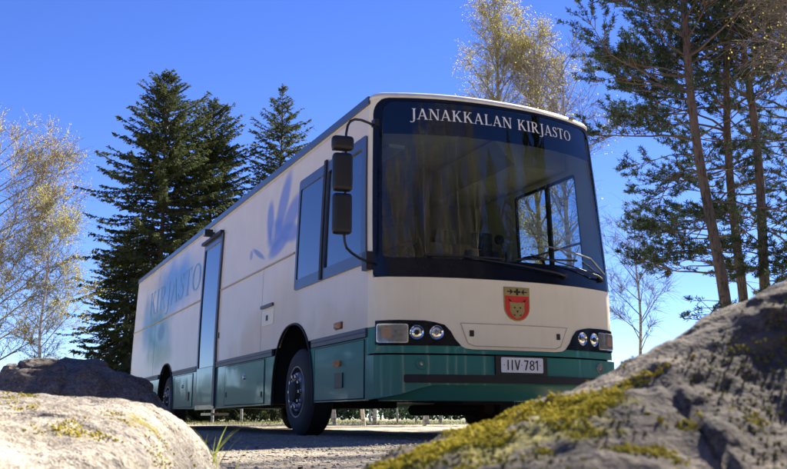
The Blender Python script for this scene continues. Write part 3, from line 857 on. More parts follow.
def shelf(u0, u1, v0, v1):
    mb = MB(); mb.box(u0, u0+.03 if u0 < 1 else u0+.03, v0, v1, 1.06, 2.75) if False else None
    x0, x1 = (u0, u1)
    back = x0 if x0 < 1 else x1-.03
    mb.box(back, back+.03, v0, v1, 1.06, 2.8)
    for z in (1.1, 1.45, 1.8, 2.15, 2.5, 2.8): mb.box(x0+.03 if x0<1 else x0, x1 if x0<1 else x1-.03, v0, v1, z, z+.025)
    for v in np.arange(v0, v1+.01, (v1-v0)/4): mb.box(x0+.03 if x0<1 else x0, x1 if x0<1 else x1-.03, v-.012, v+.012, 1.125, 2.8)
    sh = B(mb, 'bookshelf', M['beige'])
    bk = MB(); rr = random.Random(int(v0*10)+int(u0))
    for z in (1.125, 1.475, 1.825, 2.175, 2.525):
        v = v0+.03
        while v < v1-.08:
            t = rr.uniform(.02, .05); h = rr.uniform(.17, .25)
            if rr.random() > .12: bk.box((x0+.04) if x0<1 else (x0+.05), (x1-.05) if x0<1 else (x1-.04), v, v+t*.92, z, z+h)
            v += t
    B(bk, 'books', M['books'], parent=sh)
shelf(2.42, 2.73, 3.35, 6.0); shelf(.08, .38, 3.35, 5.9)
# dashboard and driver's place
dsh = patch('dashboard', rect(-1.40, 1.40, 1.35, 1.74), fmap, M['dash'], bus, off=-.05, t=.02)
mb = MB()
P0 = [plan(a) for a in np.linspace(-1.35, 1.35, 31)]
for i, (u, v) in enumerate(P0): mb.v += [(u, v+.07, 1.72), (u*.96+.056, .42, 1.66), (u*.96+.056, .46, 1.2)]
for i in range(30): mb.f += [(3*i, 3*i+1, 3*i+4, 3*i+3), (3*i+1, 3*i+2, 3*i+5, 3*i+4)]
B(mb, 'dash_top', M['dash'], .6, parent=dsh)
mb = MB(); mb.box(1.75, 2.45, .30, .48, 1.66, 1.84); B(mb, 'instrument_hood', M['dash'], parent=dsh)
sw = MB(); c = Vector((2.12, .62, 1.80)); ax = Vector((0, .75, .9)).normalized(); e1 = Vector((1,0,0)); e2 = ax.cross(e1)
P = [c + (e1*math.cos(2*PI*i/24)+e2*math.sin(2*PI*i/24))*.22 for i in range(25)]
sw.tube(P, .016, 8, False); sw.tube([c-e1*.21, c, c+e1*.21], .014, 6); sw.tube([c, c-ax*.35], .03, 8)
B(sw, 'steering_wheel', M['dash'], .9)
st = MB(); st.box(1.88, 2.36, 1.10, 1.60, 1.40, 1.54); st.box(1.90, 2.34, 1.52, 1.66, 1.5, 2.2); st.box(1.98, 2.26, 1.55, 1.64, 2.22, 2.42); st.box(2.0,2.24,1.2,1.5,1.06,1.4)
o = B(st, 'driver_seat', M['seat'])
bv = o.modifiers.new('b', 'BEVEL'); bv.width = .03; bv.segments = 3
# ticket device and cab mirror on the dash
mb = MB(); mb.box(1.32, 1.42, .16, .22, 1.80, 1.98); mb.tube([(1.37,.19,1.70),(1.37,.19,1.82)], .012, 6)
B(mb, 'dash_display', M['plastic'])
mb = MB(); mb.tube([(1.62,.2,1.7),(1.58,.16,1.9),(1.48,.1,2.0)], .008, 6); mb.lathe([(.0001,-.02),(.05,-.012),(.055,.01),(.0001,.02)], (1.47,.1,2.02), 'y', 16)
B(mb, 'dash_fan', M['plastic'], .7)
# curtain bunched at the near pillar
mb = MB(); n = 40; 
for i in range(n+1):
    t = i/n; u = .12 + .02*math.sin(t*9*2*PI); v = .24 + t*.22
    mb.v += [(u+.01, v+.14, 3.2), (u, v, 1.75)]
for i in range(n): mb.f.append((2*i, 2*i+1, 2*i+3, 2*i+2))
B(mb, 'curtain', M['curtain'], 3.1)
# ---- mirrors at the near front corner
def rbox(name, c, sz, bev, mat, parent, rz=0.):
    bm = bmesh.new(); bmesh.ops.create_cube(bm, size=1)
    for v in bm.verts: v.co = Vector((v.co.x*sz[0], v.co.y*sz[1], v.co.z*sz[2]))
    bmesh.ops.bevel(bm, geom=bm.edges[:], offset=bev, segments=4, profile=.6, affect='EDGES')
    R_ = Matrix.Rotation(rz, 4, 'Z')
    for v in bm.verts: v.co = R_ @ v.co + Vector(c)
    me = bpy.data.meshes.new(name); bm.to_mesh(me); bm.free()
    for i, v in enumerate(me.vertices): v.co = Vector(loc(v.co))
    return finish(me, name, mat, parent, .6)
MU, MV = -.375, -.10
arm = MB()
arm.tube([(.02,.03,3.04),(-.06,-.02,3.045),(-.16,-.06,3.05),(-.235,-.08,3.04),(-.285,-.09,3.01),(-.315,-.10,2.96),(-.33,-.10,2.88),(-.335,-.10,2.2),(-.34,-.10,1.88),(-.335,-.10,1.82),(-.31,-.09,1.765),(-.25,-.07,1.725),(-.15,-.02,1.69),(.0,.05,1.665)], .013, 8)
arm.box(.0, .05, -.02, .06, 3.03, 3.10); arm.box(-.05, .03, .05, .17, 1.60, 1.78)
ar = B(arm, 'mirror_arm', M['plastic'], .7)
for zc, w, h in ((2.772, .215, .145), (2.487, .195, .375), (2.083, .19, .395)):
    m = rbox('mirror', (MU+.005, MV-.01, zc), (w, .10, h), .048, M['plastic'], ar, rad(-8))
    g = rbox('mirror_glass', (MU+.012, MV+.042, zc), (w*.86, .006, h*.88), .002, M['chrome'], ar, rad(-8))

# ------------------------------------------------------------------ rocks
def rock_grid(name, x0, x1, y0, y1, H, nx, ny, mat, mossf=None, amp=.02, seed=1, sc=6., rg_=1.):
    xs = np.linspace(x0, x1, nx); ys = np.linspace(y0, y1, ny)
    X, Y = np.meshgrid(xs, ys)
    Z = H(X, Y)
    gx = np.gradient(Z, xs, axis=1); gy = np.gradient(Z, ys, axis=0)
    l = np.sqrt(gx**2+gy**2+1); nxv, nyv, nzv = -gx/l, -gy/l, 1/l
    d = amp*(fbm(X*sc, Y*sc, Z*sc, 6, seed, .55))
    ridg = np.abs(fbm(X*sc*.7+5, Y*sc*.7, Z*sc*.7, 3, seed+9)); d = d - rg_*amp*.9*np.exp(-(ridg/.06)**2)*.6
    d = d + .0016*fbm(X*60, Y*60, Z*60, 3, seed+3, .6)
    X2, Y2, Z2 = X+nxv*d, Y+nyv*d, Z+nzv*d
    cx_, cy_ = (x0+x1)/2, (y0+y1)/2
    V = np.stack([X2-cx_, Y2-cy_, Z2], -1).reshape(-1, 3)
    idx = np.arange(nx*ny).reshape(ny, nx)
    F = np.stack([idx[:-1,:-1], idx[:-1,1:], idx[1:,1:], idx[1:,:-1]], -1).reshape(-1, 4)
    zz = Z.reshape(-1)[F].max(1); F = F[zz > -.12]
    me = bpy.data.meshes.new(name)
    me.vertices.add(len(V)); me.vertices.foreach_set('co', V.ravel())
    me.loops.add(F.size); me.loops.foreach_set('vertex_index', F.ravel())
    me.polygons.add(len(F)); me.polygons.foreach_set('loop_start', np.arange(0, F.size, 4)); me.polygons.foreach_set('loop_total', np.full(len(F), 4))
    me.update()
    at = me.attributes.new('moss', 'FLOAT', 'POINT')
    mo = mossf(X, Y) if mossf else X*0
    at.data.foreach_set('value', mo.ravel().astype(np.float32))
    o = finish(me, name, mat, None, 3.1, recalc=False)
    o.location = (cx_, cy_, 0)
    return o, (X2, Y2, Z2, mo, (cx_, cy_))

def sstep(a, b, x):
    t = np.clip((x-a)/(b-a), 0, 1); return t*t*(3-2*t)

def moss_part(rock, data, n, r0, r1, mat, seed, thr=.45, name='moss'):
    X, Y, Z, mo, c = data
    rg = np.random.default_rng(seed)
    pr = np.clip(mo-thr + .45*fbm(X*14, Y*14, X*0, 4, seed), 0, None)*(Z > .03)
    p = pr.ravel(); p = p/p.sum()
    ids = rg.choice(len(p), n, p=p)
    # small rough lumps
    bm = bmesh.new(); bmesh.ops.create_icosphere(bm, subdivisions=1, radius=1.)
    bv = np.array([v.co[:] for v in bm.verts]); bf = np.array([[v.index for v in f.verts] for f in bm.faces]); bm.free()
    r = rg.uniform(r0, r1, n)
    P = np.stack([X.ravel()[ids]-c[0], Y.ravel()[ids]-c[1], Z.ravel()[ids]], -1) + rg.normal(0, .0015, (n,3))
    jit = rg.uniform(.6, 1.3, (n, len(bv), 1))
    V = (bv[None]*jit*r[:,None,None]*np.array([1,1,.75]) + P[:,None]).reshape(-1,3)
    F = (bf[None] + (np.arange(n)*len(bv))[:,None,None]).reshape(-1,3)
    me = bpy.data.meshes.new(name); me.from_pydata(V.tolist(), [], F.tolist())
    o = finish(me, name, mat, rock, 3.1, recalc=False)
    return o
M['granite'] = rock_mat('pale_granite', (.12,.095,.07), (.30,.26,.20), (.45,.40,.325), .9)
M['granite_dark'] = rock_mat('weathered_granite', (.026,.019,.013), (.08,.058,.038), (.21,.165,.115), .95, ((.06,.055,.01), (.34,.28,.03)))
M['granite_grey'] = rock_mat('grey_granite', (.045,.036,.026), (.13,.105,.08), (.25,.21,.165), .5)
M['moss_y'] = leaf_mat('yellow_moss', (.24,.19,.015), (.54,.44,.035), (.74,.62,.09), .15, 30)
M['moss_g'] = leaf_mat('olive_moss', (.05,.05,.01), (.16,.15,.02), (.36,.32,.03), .15, 30)

# near rock on the right: ridge climbing to the right
CX = np.array([-1.2, -.35, -.16, -.05, .01, .06, .16, .27, .36, .45, .62, .9, 1.3, 1.7, 2.1])
CZ = np.array([-.4, -.12, .05, .104, .126, .148, .186, .236, .275, .325, .385, .43, .40, .2, -.3])
def HR(X, Y):
    cr = np.interp(X, CX, CZ)
    cr = (np.interp(X-.05, CX, CZ)+cr+np.interp(X+.05, CX, CZ))/3
    yc = 1.12 + .10*X
    d = Y - yc
    near = np.clip(-d, 0, None)/np.where(X > .3, .80, .72); far = np.clip(d, 0, None)/.9
    st = sstep(.08, .60, X)
    g = np.where(d < 0, near**(2.0-.7*st)*(.30+1.9*st), far**2.)
    return cr - g*(.45+.3*np.clip(cr,0,1)) + .009*fbm(X*5, Y*5, X*0, 3, 5)
def mossR(X, Y):
    m = .50*np.exp(-((X-.07)/.17)**2-((Y-1.02)/.16)**2) + .52*np.exp(-((X-.07)/.13)**2-((Y-.66)/.10)**2)
    m = m + .30*np.exp(-((X-.22)/.12)**2-((Y-.95)/.15)**2) + .20*np.exp(-((X-.5)/.25)**2-((Y-.75)/.3)**2)
    return m + .30*fbm(X*11, Y*11, X*0, 4, 31)*np.exp(-((X-.15)/.5)**2)
rR, dR = rock_grid('boulder', -.9, 1.9, .12, 2.2, HR, 620, 460, M['granite_dark'], mossR, .0075, 11, 16., .2)
tag(rR, 'large near boulder rising to the right, dark with yellow moss and lichen', 'boulder')
moss_part(rR, dR, 22000, .0008, .0024, M['moss_y'], 3, .40)
moss_part(rR, dR, 12000, .0008, .0022, M['moss_g'], 8, .12, 'dark_moss')

# pale rock at the lower left
def HL(X, Y):
    CXl = np.array([-3.2,-2.6,-1.8,-1.35,-1.0,-.86,-.70,-.60,-.53,-.485,-.45,-.42,-.39,-.30])
    CZl = np.array([-.3,.0,.20,.262,.243,.236,.228,.214,.196,.170,.130,.07,-.02,-.4])
    ax = X - .06*(2.2-Y)
    cr = (np.interp(ax-.02, CXl, CZl)+np.interp(ax, CXl, CZl)+np.interp(ax+.02, CXl, CZl))/3
    d = Y-2.15
    g = np.where(d < 0, (np.clip(-d,0,None)/1.15)**1.6*.19, (np.clip(d,0,None)/.8)**2*.4)
    return cr - g + .012*fbm(X*3.5, Y*3.5, X*0, 3, 45)
def mossL(X, Y):
    m = .62*np.exp(-((X+.79)/.05)**2-((Y-1.98)/.10)**2) + .6*np.exp(-((X+.50)/.07)**2-((Y-1.86)/.09)**2)
    m = m + .5*np.exp(-((X+.56)/.09)**2-((Y-1.62)/.06)**2) + .45*np.exp(-((X+.80)/.07)**2-((Y-1.62)/.08)**2)
    return m + .05*fbm(X*9, Y*9, X*0, 4, 77)
rL, dL = rock_grid('boulder', -3.3, -.25, .75, 3.1, HL, 620, 420, M['granite'], mossL, .011, 21, 7.)
tag(rL, 'pale sunlit granite boulder at the lower left with small moss patches', 'boulder')
moss_part(rL, dL, 2600, .0010, .003, M['moss_y'], 13, .36)

# dark rock behind the pale one
def HB(X, Y):
    CXb = np.array([-3.4,-2.25,-2.10,-2.04,-1.9,-1.7,-1.60,-1.54,-1.48,-1.41,-1.33,-1.26,-1.17,-1.0])
    CZb = np.array([-.6,-.3,.24,.43,.49,.495,.505,.47,.41,.365,.31,.23,.06,-.5])
    ax = X - .12*(5-Y)*0
    cr = (np.interp(ax-.03, CXb, CZb)+np.interp(ax, CXb, CZb)+np.interp(ax+.03, CXb, CZb))/3
    d = Y-5.0
    led = .05*sstep(.0, .1, vnoise(X*2.2, Y*2.2, X*0, 4))
    g = np.where(d < 0, (np.clip(-d,0,None)/.62)**2.4*.5, (np.clip(d,0,None)/.9)**2*.5)
    return cr - g + led - .03 + .03*fbm(X*3, Y*3, X*0, 3, 8)
rB, dB = rock_grid('boulder', -3.0, -.3, 4.0, 6.2, HB, 360, 300, M['granite_grey'], None, .03, 51, 4.)
rB.location = (rB.location.x*1.3, rB.location.y*1.3, 0); rB.scale = (1.3, 1.3, 1.24)
tag(rB, 'dark shaded boulder between the pale rock and the rear of the bus', 'boulder')

# ------------------------------------------------------------------ ground
def ground_mat():
    m, nt, out = new_mat('gravel_ground')
    co = N(nt, 'ShaderNodeTexCoord').outputs['Object']
    n1 = noise(nt, co, .6, 5, .6); n2 = noise(nt, co, 40, 6, .75)
    vor = N(nt, 'ShaderNodeTexVoronoi'); vor.inputs['Scale'].default_value = 55; nt.links.new(co, vor.inputs['Vector'])
    c = ramp(nt, n2, [(.3, (.14,.115,.085)), (.5, (.33,.28,.205)), (.68, (.50,.435,.33))])
    cell = ramp(nt, mathn(nt, 'MULTIPLY', vor.outputs['Color'], 1.0), [(0., (.6,.6,.6)), (1., (1.3,1.25,1.2))])
    c = mixc(nt, .8, c, cell, 'MULTIPLY')
    gr = ramp(nt, n1, [(.5, (0,0,0)), (.62, (1,1,1))])
    c = mixc(nt, mathn(nt, 'MULTIPLY', gr, .35), c, (.12,.12,.05))
    p = principled(nt, out, Base_Color=c, Roughness=.9)
    h = mathn(nt, 'ADD', mathn(nt, 'MULTIPLY', vor.outputs['Distance'], -1.), n2)
    bump(nt, p, h, 1., .02)
    return m
def grass_mat():
    m, nt, out = new_mat('grass_field')
    co = N(nt, 'ShaderNodeTexCoord').outputs['Object']
    c = ramp(nt, noise(nt, co, .5, 8, .75), [(.35, (.04,.05,.012)), (.5, (.10,.11,.035)), (.65, (.19,.165,.08))])
    p = principled(nt, out, Base_Color=c, Roughness=.9)
    bump(nt, p, noise(nt, co, 14, 6, .8), 1., .08)
    return m
def ground_h(x, y):
    r = np.hypot(x, y)
    return .015*fbm(x*.8, y*.8, x*0, 3, 2)*np.clip(r/2, 0, 1) 
def sheet(name, xs, ys, zf, mat, kind, keep=None):
    X, Y = np.meshgrid(xs, ys); Z = zf(X, Y)
    V = np.stack([X, Y, Z], -1).reshape(-1,3); nx, ny = len(xs), len(ys)
    idx = np.arange(nx*ny).reshape(ny, nx)
    F = np.stack([idx[:-1,:-1], idx[:-1,1:], idx[1:,1:], idx[1:,:-1]], -1).reshape(-1,4)
    if keep is not None:
        k = keep(X, Y).ravel(); F = F[k[F].all(1)]
    me = bpy.data.meshes.new(name); me.from_pydata(V.tolist(), [], F.tolist())
    o = finish(me, name, mat, None, 3.1, recalc=False); tag(o, kind=kind); return o
lin = lambda a: np.sign(a)*np.abs(a)
g1 = np.concatenate([np.linspace(-900,-60,12), np.linspace(-50,50,260), np.linspace(60,900,12)])
sheet('ground', g1, g1, ground_h, ground_mat(), 'structure')
edge = lambda X, Y: (25.5 + 1.5*fbm(X*.15, X*0, X*0, 3, 6) + .8*fbm(X*1.1, Y*1.1, X*0, 2, 6))
gy = np.concatenate([np.linspace(14,60,150), np.linspace(64,900,14)]); gx = np.concatenate([np.linspace(-900,-64,14), np.linspace(-60,60,220), np.linspace(64,900,14)])
sheet('grass_field', gx, gy, lambda X, Y: ground_h(X, Y) + .012 + .10*sstep(17, 24, Y)*0, grass_mat(), 'structure', keep=lambda X, Y: Y + .25*X > edge(X, Y))

# loose stones
rg = np.random.default_rng(9)
def scatter_stones(name, n, x0, x1, y0, y1, r0, r1, mat):
    bm = bmesh.new(); bmesh.ops.create_icosphere(bm, subdivisions=1, radius=1.)
    bv = np.array([v.co[:] for v in bm.verts]); bf = np.array([[v.index for v in f.verts] for f in bm.faces]); bm.free()
    Y = y0 + (y1-y0)*rg.random(n)**1.4; X = lerp(x0, x1, rg.random(n))*(.25+.75*(Y-y0)/(y1-y0)) + .0
    r = r0 + (r1-r0)*rg.random(n)**3
    jit = rg.uniform(.65, 1.2, (n, len(bv), 1)); st = rg.uniform(.6, 1.2, (n,1,3))
    st[:,:,2] *= .6
    P = np.stack([X, Y, ground_h(X, Y)+r*.1], -1)
    V = (bv[None]*jit*st*r[:,None,None] + P[:,None]).reshape(-1,3)
    F = (bf[None] + (np.arange(n)*len(bv))[:,None,None]).reshape(-1,3)
    me = bpy.data.meshes.new(name); me.from_pydata(V.tolist(), [], F.tolist())
    o = finish(me, name, mat, None, None, recalc=False); return o
M['stone'] = simple('gravel_stones', (.33,.29,.23), .85, var=.55, scale=19)
o = scatter_stones('gravel', 15000, -4.5, 4.0, 2.2, 11., .003, .016, M['stone'])
tag(o, 'loose grey gravel stones on the ground in front of the bus', 'gravel', kind='stuff')

M['litter'] = simple('dry_leaf_litter', (.24,.15,.07), .9, var=.5, scale=25)
rg = np.random.default_rng(77); n = 900
Y_ = 2.4 + 7*rg.random(n)**1.2; X_ = rg.uniform(-.55, .45, n)*Y_
me_C = np.stack([X_, Y_, ground_h(X_, Y_)+.006], -1)
LITTER = (me_C, rg)

# grass blades
def blades(name, pts, hmin, hmax, w, mat, bend=.5, seed=1):
    r = random.Random(seed); V = []; F = []
    for (x, y, z) in pts:
        h = r.uniform(hmin, hmax); a = r.uniform(0, 2*PI); bd = r.uniform(.15, bend)*h; ww = w*r.uniform(.6, 1.2); a2 = r.uniform(0, 2*PI)
        b = len(V); n = 5
        for i in range(n+1):
            t = i/n; q = Vector((x+math.cos(a)*bd*t*t, y+math.sin(a)*bd*t*t, z+h*(t-.18*t*t*bend)))
            wv = Vector((math.cos(a2), math.sin(a2), 0))*ww*(1-t)**.7*.5
            V += [tuple(q-wv), tuple(q+wv)]
        for i in range(n): F.append((b+2*i, b+2*i+1, b+2*i+3, b+2*i+2))
    me = bpy.data.meshes.new(name); me.from_pydata(V, [], F)
    return finish(me, name, mat, None, 3.1, recalc=False)
M['grass'] = leaf_mat('grass_blades', (.14,.18,.03), (.34,.40,.07), (.58,.54,.18), .45, 12)
M['meadow'] = leaf_mat('meadow_blades', (.06,.075,.02), (.14,.15,.045), (.26,.22,.10), .3, 3)
r = random.Random(3)
pts = [(-.455+r.gauss(0,.028), 2.35+r.gauss(0,.08), .0) for i in range(30)]
tag(blades('grass_tuft', pts, .05, .20, .007, M['grass'], .8, 5), 'green grass blades sprouting beside the pale boulder', 'grass', kind='stuff')
pts = []
for i in range(2600):
    x, y = r.uniform(-3.5, 3), r.uniform(3, 8.5)
    if vnoise(np.array([x*1.3]), np.array([y*1.3]), np.array([0.]), 12)[0] > .25: pts.append((x, y, .0))
tag(blades('ground_grass', pts, .012, .045, .004, M['grass'], .9, 8), 'sparse short grass growing through the gravel', 'grass', kind='stuff')
pts = []
for i in range(9000):
    y = r.uniform(24, 44); x = r.uniform(-16, 16)
    pts.append((x, y, .0))
tag(blades('meadow_grass', pts, .04, .14, .02, M['meadow'], .9, 18), 'rough sunlit grass beyond the bus', 'grass', kind='stuff')

# ------------------------------------------------------------------ trees
def quads_mesh(name, C, D, Wd, lens, wid, mat, parent):
    """C centres, D directions, Wd side vectors -> small pointed leaves (rhombs)"""
    C = np.asarray(C); n = len(C)
    A = C - D*lens[:,None]*.5; E_ = C + D*lens[:,None]*.5
    S = Wd*wid[:,None]*.5
    V = np.stack([A, C+S, E_, C-S], 1).reshape(-1,3)
    F = np.arange(n*4).reshape(n,4)
    me = bpy.data.meshes.new(name)
    me.vertices.add(len(V)); me.vertices.foreach_set('co', V.ravel())
    me.loops.add(F.size); me.loops.foreach_set('vertex_index', F.ravel())
    me.polygons.add(n); me.polygons.foreach_set('loop_start', np.arange(0, F.size, 4)); me.polygons.foreach_set('loop_total', np.full(n, 4))
    me.update()
    return finish(me, name, mat, parent, None, recalc=False)
def unit(a): return a/np.maximum(np.linalg.norm(a, axis=-1, keepdims=True), 1e-9)

me_C, rg_l = LITTER; D_l = unit(np.stack([rg_l.normal(0,1,900), rg_l.normal(0,1,900), rg_l.normal(0,.25,900)], -1)); S_l = unit(np.cross(D_l, np.array([0,0,1.])+rg_l.normal(0,.25,(900,3))))
tag(quads_mesh('leaf_litter', me_C, D_l, S_l, rg_l.uniform(.015,.045,900), rg_l.uniform(.008,.025,900), M['litter'], None), 'dry brown leaves scattered over the gravel', 'leaf litter', kind='stuff')

def bend_path(p, d, length, n, r, wig, grav):
    """list of points along a wandering branch"""
    pts = [p.copy()]; d = d.normalized()
    for i in range(n):
        d = (d + Vector((r.gauss(0,wig), r.gauss(0,wig), r.gauss(0,wig)+grav))).normalized()
        p = p + d*(length/n); pts.append(p.copy())
    return pts

M['spruce_needles'] = leaf_mat('spruce_needles', (.035,.048,.022), (.075,.092,.036), (.15,.165,.06), .22, .9)
M['pine_needles'] = leaf_mat('pine_needles', (.028,.048,.03), (.055,.085,.048), (.105,.14,.075), .2, 1.5)
M['birch_buds'] = leaf_mat('birch_catkins', (.38,.34,.08), (.52,.47,.12), (.62,.56,.18), .45, 1.2)
M['birch_green'] = leaf_mat('birch_young_leaves', (.36,.36,.08), (.50,.50,.12), (.60,.60,.18), .45, 1.2)
M['bark_spruce'] = bark_mat('spruce_bark', (.12,.09,.07), (.11,.08,.06), 8)
M['bark_pine'] = bark_mat('pine_bark', (.11,.09,.08), (.16,.11,.085), 6)
M['pine_branch'] = simple('pine_branch_bark', (.11,.08,.065), .9, var=.3)
M['bark_birch'] = bark_mat('birch_bark', (.50,.47,.42), (.46,.42,.36), 4, True)
M['twig_birch'] = simple('birch_twigs', (.27,.20,.14), .8, var=.25)
M['twig_bare'] = simple('bare_twigs', (.17,.14,.12), .8, var=.25)

def spruce(loc_, h, rad_, seed, dense=1.75, z0=.6, ex=.45):
    r = random.Random(seed); rg = np.random.default_rng(seed)
    root = empty('spruce_tree', loc_, r.uniform(0, 6))
    tr = MB(); n = 14
    tr.tube([(0.03*math.sin(i), .03*math.cos(i*1.3), h*i/n) for i in range(n+1)], [h*.012*(1-i/n)+.01 for i in range(n+1)], 9)
    trunk = tr.build('trunk', M['bark_spruce'], root, 1.)
    wood = MB(); C = []; D = []; Ls = []
    z = z0
    while z < h-.15:
        t = (z-z0)/(h-z0)
        R = rad_*((1-t)**ex)*min(1, .35+(1-t)*5)*(1 if t > .08 else .75+.25*t/.08)*r.uniform(.8, 1.1)
        k = max(4, int((7 if t < .8 else 6)*dense))
        a0 = r.uniform(0, 6.3)
        for j in range(k):
            if r.random() < .12: continue
            a = a0 + 2*PI*j/k + r.gauss(0, .5)
            Lb = R*r.choice((.45, .7, .9, 1., 1.2))*r.uniform(.8, 1.12) + .12
            dn = lerp(-.30, .75, t**1.4) + r.gauss(0, .09)
            d = Vector((math.cos(a), math.sin(a), dn)).normalized()
            m = max(3, int(Lb/.35))
            pts = [Vector((0,0,z+r.uniform(-.12,.12)))]
            dd = d.copy()
            for i in range(m):
                s = i/m
                dd = (dd + Vector((r.gauss(0,.06), r.gauss(0,.06), (-.14 if s < .5 else .22)*(1-t)))).normalized()
                pts.append(pts[-1]+dd*(Lb/m))
            wood.tube(pts, [max(.006, .020*Lb**.6*(1-i/(m+1))) for i in range(m+1)], 4, False)
            # foliage sprays: along the branch, hanging side twigs
            ns = int(Lb*15*dense)+4
            for q in range(ns):
                s = r.uniform(.12, 1.0)**.75; f = s*m; i = min(m-1, int(f)); p = pts[i].lerp(pts[i+1], f-i)
                bd = (pts[i+1]-pts[i]).normalized()
                side = bd.cross(Vector((0,0,1))).normalized()*r.choice((-1,1))
                tl = (1-s*.6)*r.uniform(.18, .55)*min(1, .45+Lb*.3)
                td = (side*r.uniform(.35,1.) + bd*r.uniform(.3,.9) + Vector((0,0,r.uniform(-.95,-.1)*(1-t*.7)))).normalized()
                nb = max(3, int(tl/.055))
                for b_ in range(nb):
                    w = (b_+.3)/nb
                    pp = p + td*tl*w + Vector((r.gauss(0,.02), r.gauss(0,.02), -.10*tl*w*w+r.gauss(0,.02)))
                    C.append(pp[:]); dv = td + Vector((r.gauss(0,.45), r.gauss(0,.45), r.gauss(-.15,.35)))
                    D.append(dv[:]); Ls.append(r.uniform(.08,.18)*(1.0 if t<.85 else .8))
        z += lerp(.27, .19, t)*r.uniform(.5,1.6)
    for q in range(30):
        C.append((r.gauss(0,.03), r.gauss(0,.03), h-.5+q*.02)); D.append((r.gauss(0,.4), r.gauss(0,.4), 1)); Ls.append(.15)
    wood.build('branches', M['bark_spruce'], trunk)
    C = np.array(C); D = unit(np.array(D)); Ls = np.array(Ls)
    S = unit(np.cross(D, rg.normal(0,1,(len(C),3))))
    quads_mesh('crown', C, D, S, Ls, Ls*rg.uniform(.25,.5,len(C)), M['spruce_needles'], root)
    return root

def pine(loc_, h, seed, leanx=0., low=2.6, R=2.6, bias=None, r0=.13):
    r = random.Random(seed); rg = np.random.default_rng(seed)
    root = empty('pine_tree', loc_)
    n = 18; ph = r.uniform(0,6)
    tp = [Vector((leanx*(i/n) + .10*math.sin(i*.55+ph)-.10*math.sin(ph), .08*math.sin(i*.4+1+ph), h*i/n)) for i in range(n+1)]
    tr = MB(); tr.tube(tp, [r0*(1-.72*i/n) for i in range(n+1)], 12)
    trunk = tr.build('trunk', M['bark_pine'], root, 1.)
    wood = MB(); C = []; D = []; Ls = []
    def tpos(z): f = clamp(z/h, 0, .999)*n; i = int(f); return tp[i].lerp(tp[i+1], f-i)
    def tuft(p, d, k, ln):
        for _ in range(k):
            dv = (d*r.uniform(.2,1.) + Vector((r.gauss(0,.6), r.gauss(0,.6), r.gauss(.12,.5)))).normalized()
            l = ln*r.uniform(.7,1.2)
            o = p - d*r.uniform(0,.10)
            C.append((o+dv*l*.5)[:]); D.append(dv[:]); Ls.append(l)
    z = low
    while z < h-.3:
        t = (z-low)/(h-low)
        k = r.choice((1,2,3,3)) if t < .4 else r.choice((4,5,5))
        for j in range(k):
            a = r.uniform(0, 2*PI)
            if bias is not None and r.random() < .55: a = bias + r.gauss(0,.75)
            Lb = R*(.62+.45*math.sin(PI*min(1,t*1.05+.12)))*r.uniform(.55,1.15)*(1 if t < .8 else 1.-(t-.8)*3.2)
            if Lb < .3: Lb = .3
            el = lerp(-.15, .75, t)+r.gauss(0,.15)
            d = Vector((math.cos(a), math.sin(a), el))
            p0 = tpos(z+r.uniform(-.15,.15)); m = max(4, int(Lb/.28))
            pts = bend_path(p0, d, Lb, m, r, .13, .02 if t > .4 else -.01)
            wood.tube(pts, [max(.006, .024*(Lb/2.2)*(1-.85*i/m)) for i in range(m+1)], 5, False)
            bare = .42 if t < .5 else .25
            nsub = int(Lb*6.4)+2
            for q in range(nsub):
                s = r.uniform(bare, 1.); f = s*m; i = min(m-1,int(f)); p = pts[i].lerp(pts[i+1], f-i)
                bd = (pts[i+1]-pts[i]).normalized(); sd = bd.cross(Vector((0,0,1))).normalized()*r.choice((-1,1))
                ls = (1.25-s)*Lb*.55*r.uniform(.5,1.1)+.12
                sd_ = (sd*r.uniform(.4,1)+bd*.7+Vector((0,0,r.uniform(-.1,.6)))).normalized()
                mm = max(2,int(ls/.2)); sp = bend_path(p, sd_, ls, mm, r, .16, .05)
                wood.tube(sp, [max(.004,.010*(1-.7*i/mm)) for i in range(mm+1)], 3, False)
                nt_ = int(ls/.085)+2
                for w in range(nt_):
                    s2 = r.uniform(.3,1.); f2 = s2*mm; i2 = min(mm-1,int(f2)); q0 = sp[i2].lerp(sp[i2+1], f2-i2)
                    dd = ((sp[i2+1]-sp[i2]).normalized() + Vector((r.gauss(0,.5), r.gauss(0,.5), r.uniform(0,.7)))).normalized()
                    e = q0 + dd*r.uniform(.04,.14)
                    tuft(e, dd, 10, .08)
                tuft(sp[-1], (sp[-1]-sp[-2]).normalized(), 12, .095)
            tuft(pts[-1], (pts[-1]-pts[-2]).normalized(), 14, .10)
        z += r.uniform(.31,.52)
    # dead snags low on the trunk
    for q in range(9):
        zz = r.uniform(.8, low+1.5); a = r.uniform(0,6.3)
        sp = bend_path(tpos(zz), Vector((math.cos(a),math.sin(a),-.1)), r.uniform(.4,1.3), 5, r, .2, .0)
        wood.tube(sp, [.012,.010,.008,.006,.005,.003], 4, False)
    wood.build('branches', M['pine_branch'], trunk)
    C = np.array(C); D = unit(np.array(D)); Ls = np.array(Ls)
    S = unit(np.cross(D, rg.normal(0,1,(len(C),3))))
    quads_mesh('crown', C, D, S, Ls, np.full(len(C), .0135)*rg.uniform(.7,1.5,len(C)), M['pine_needles'], root)
    return root

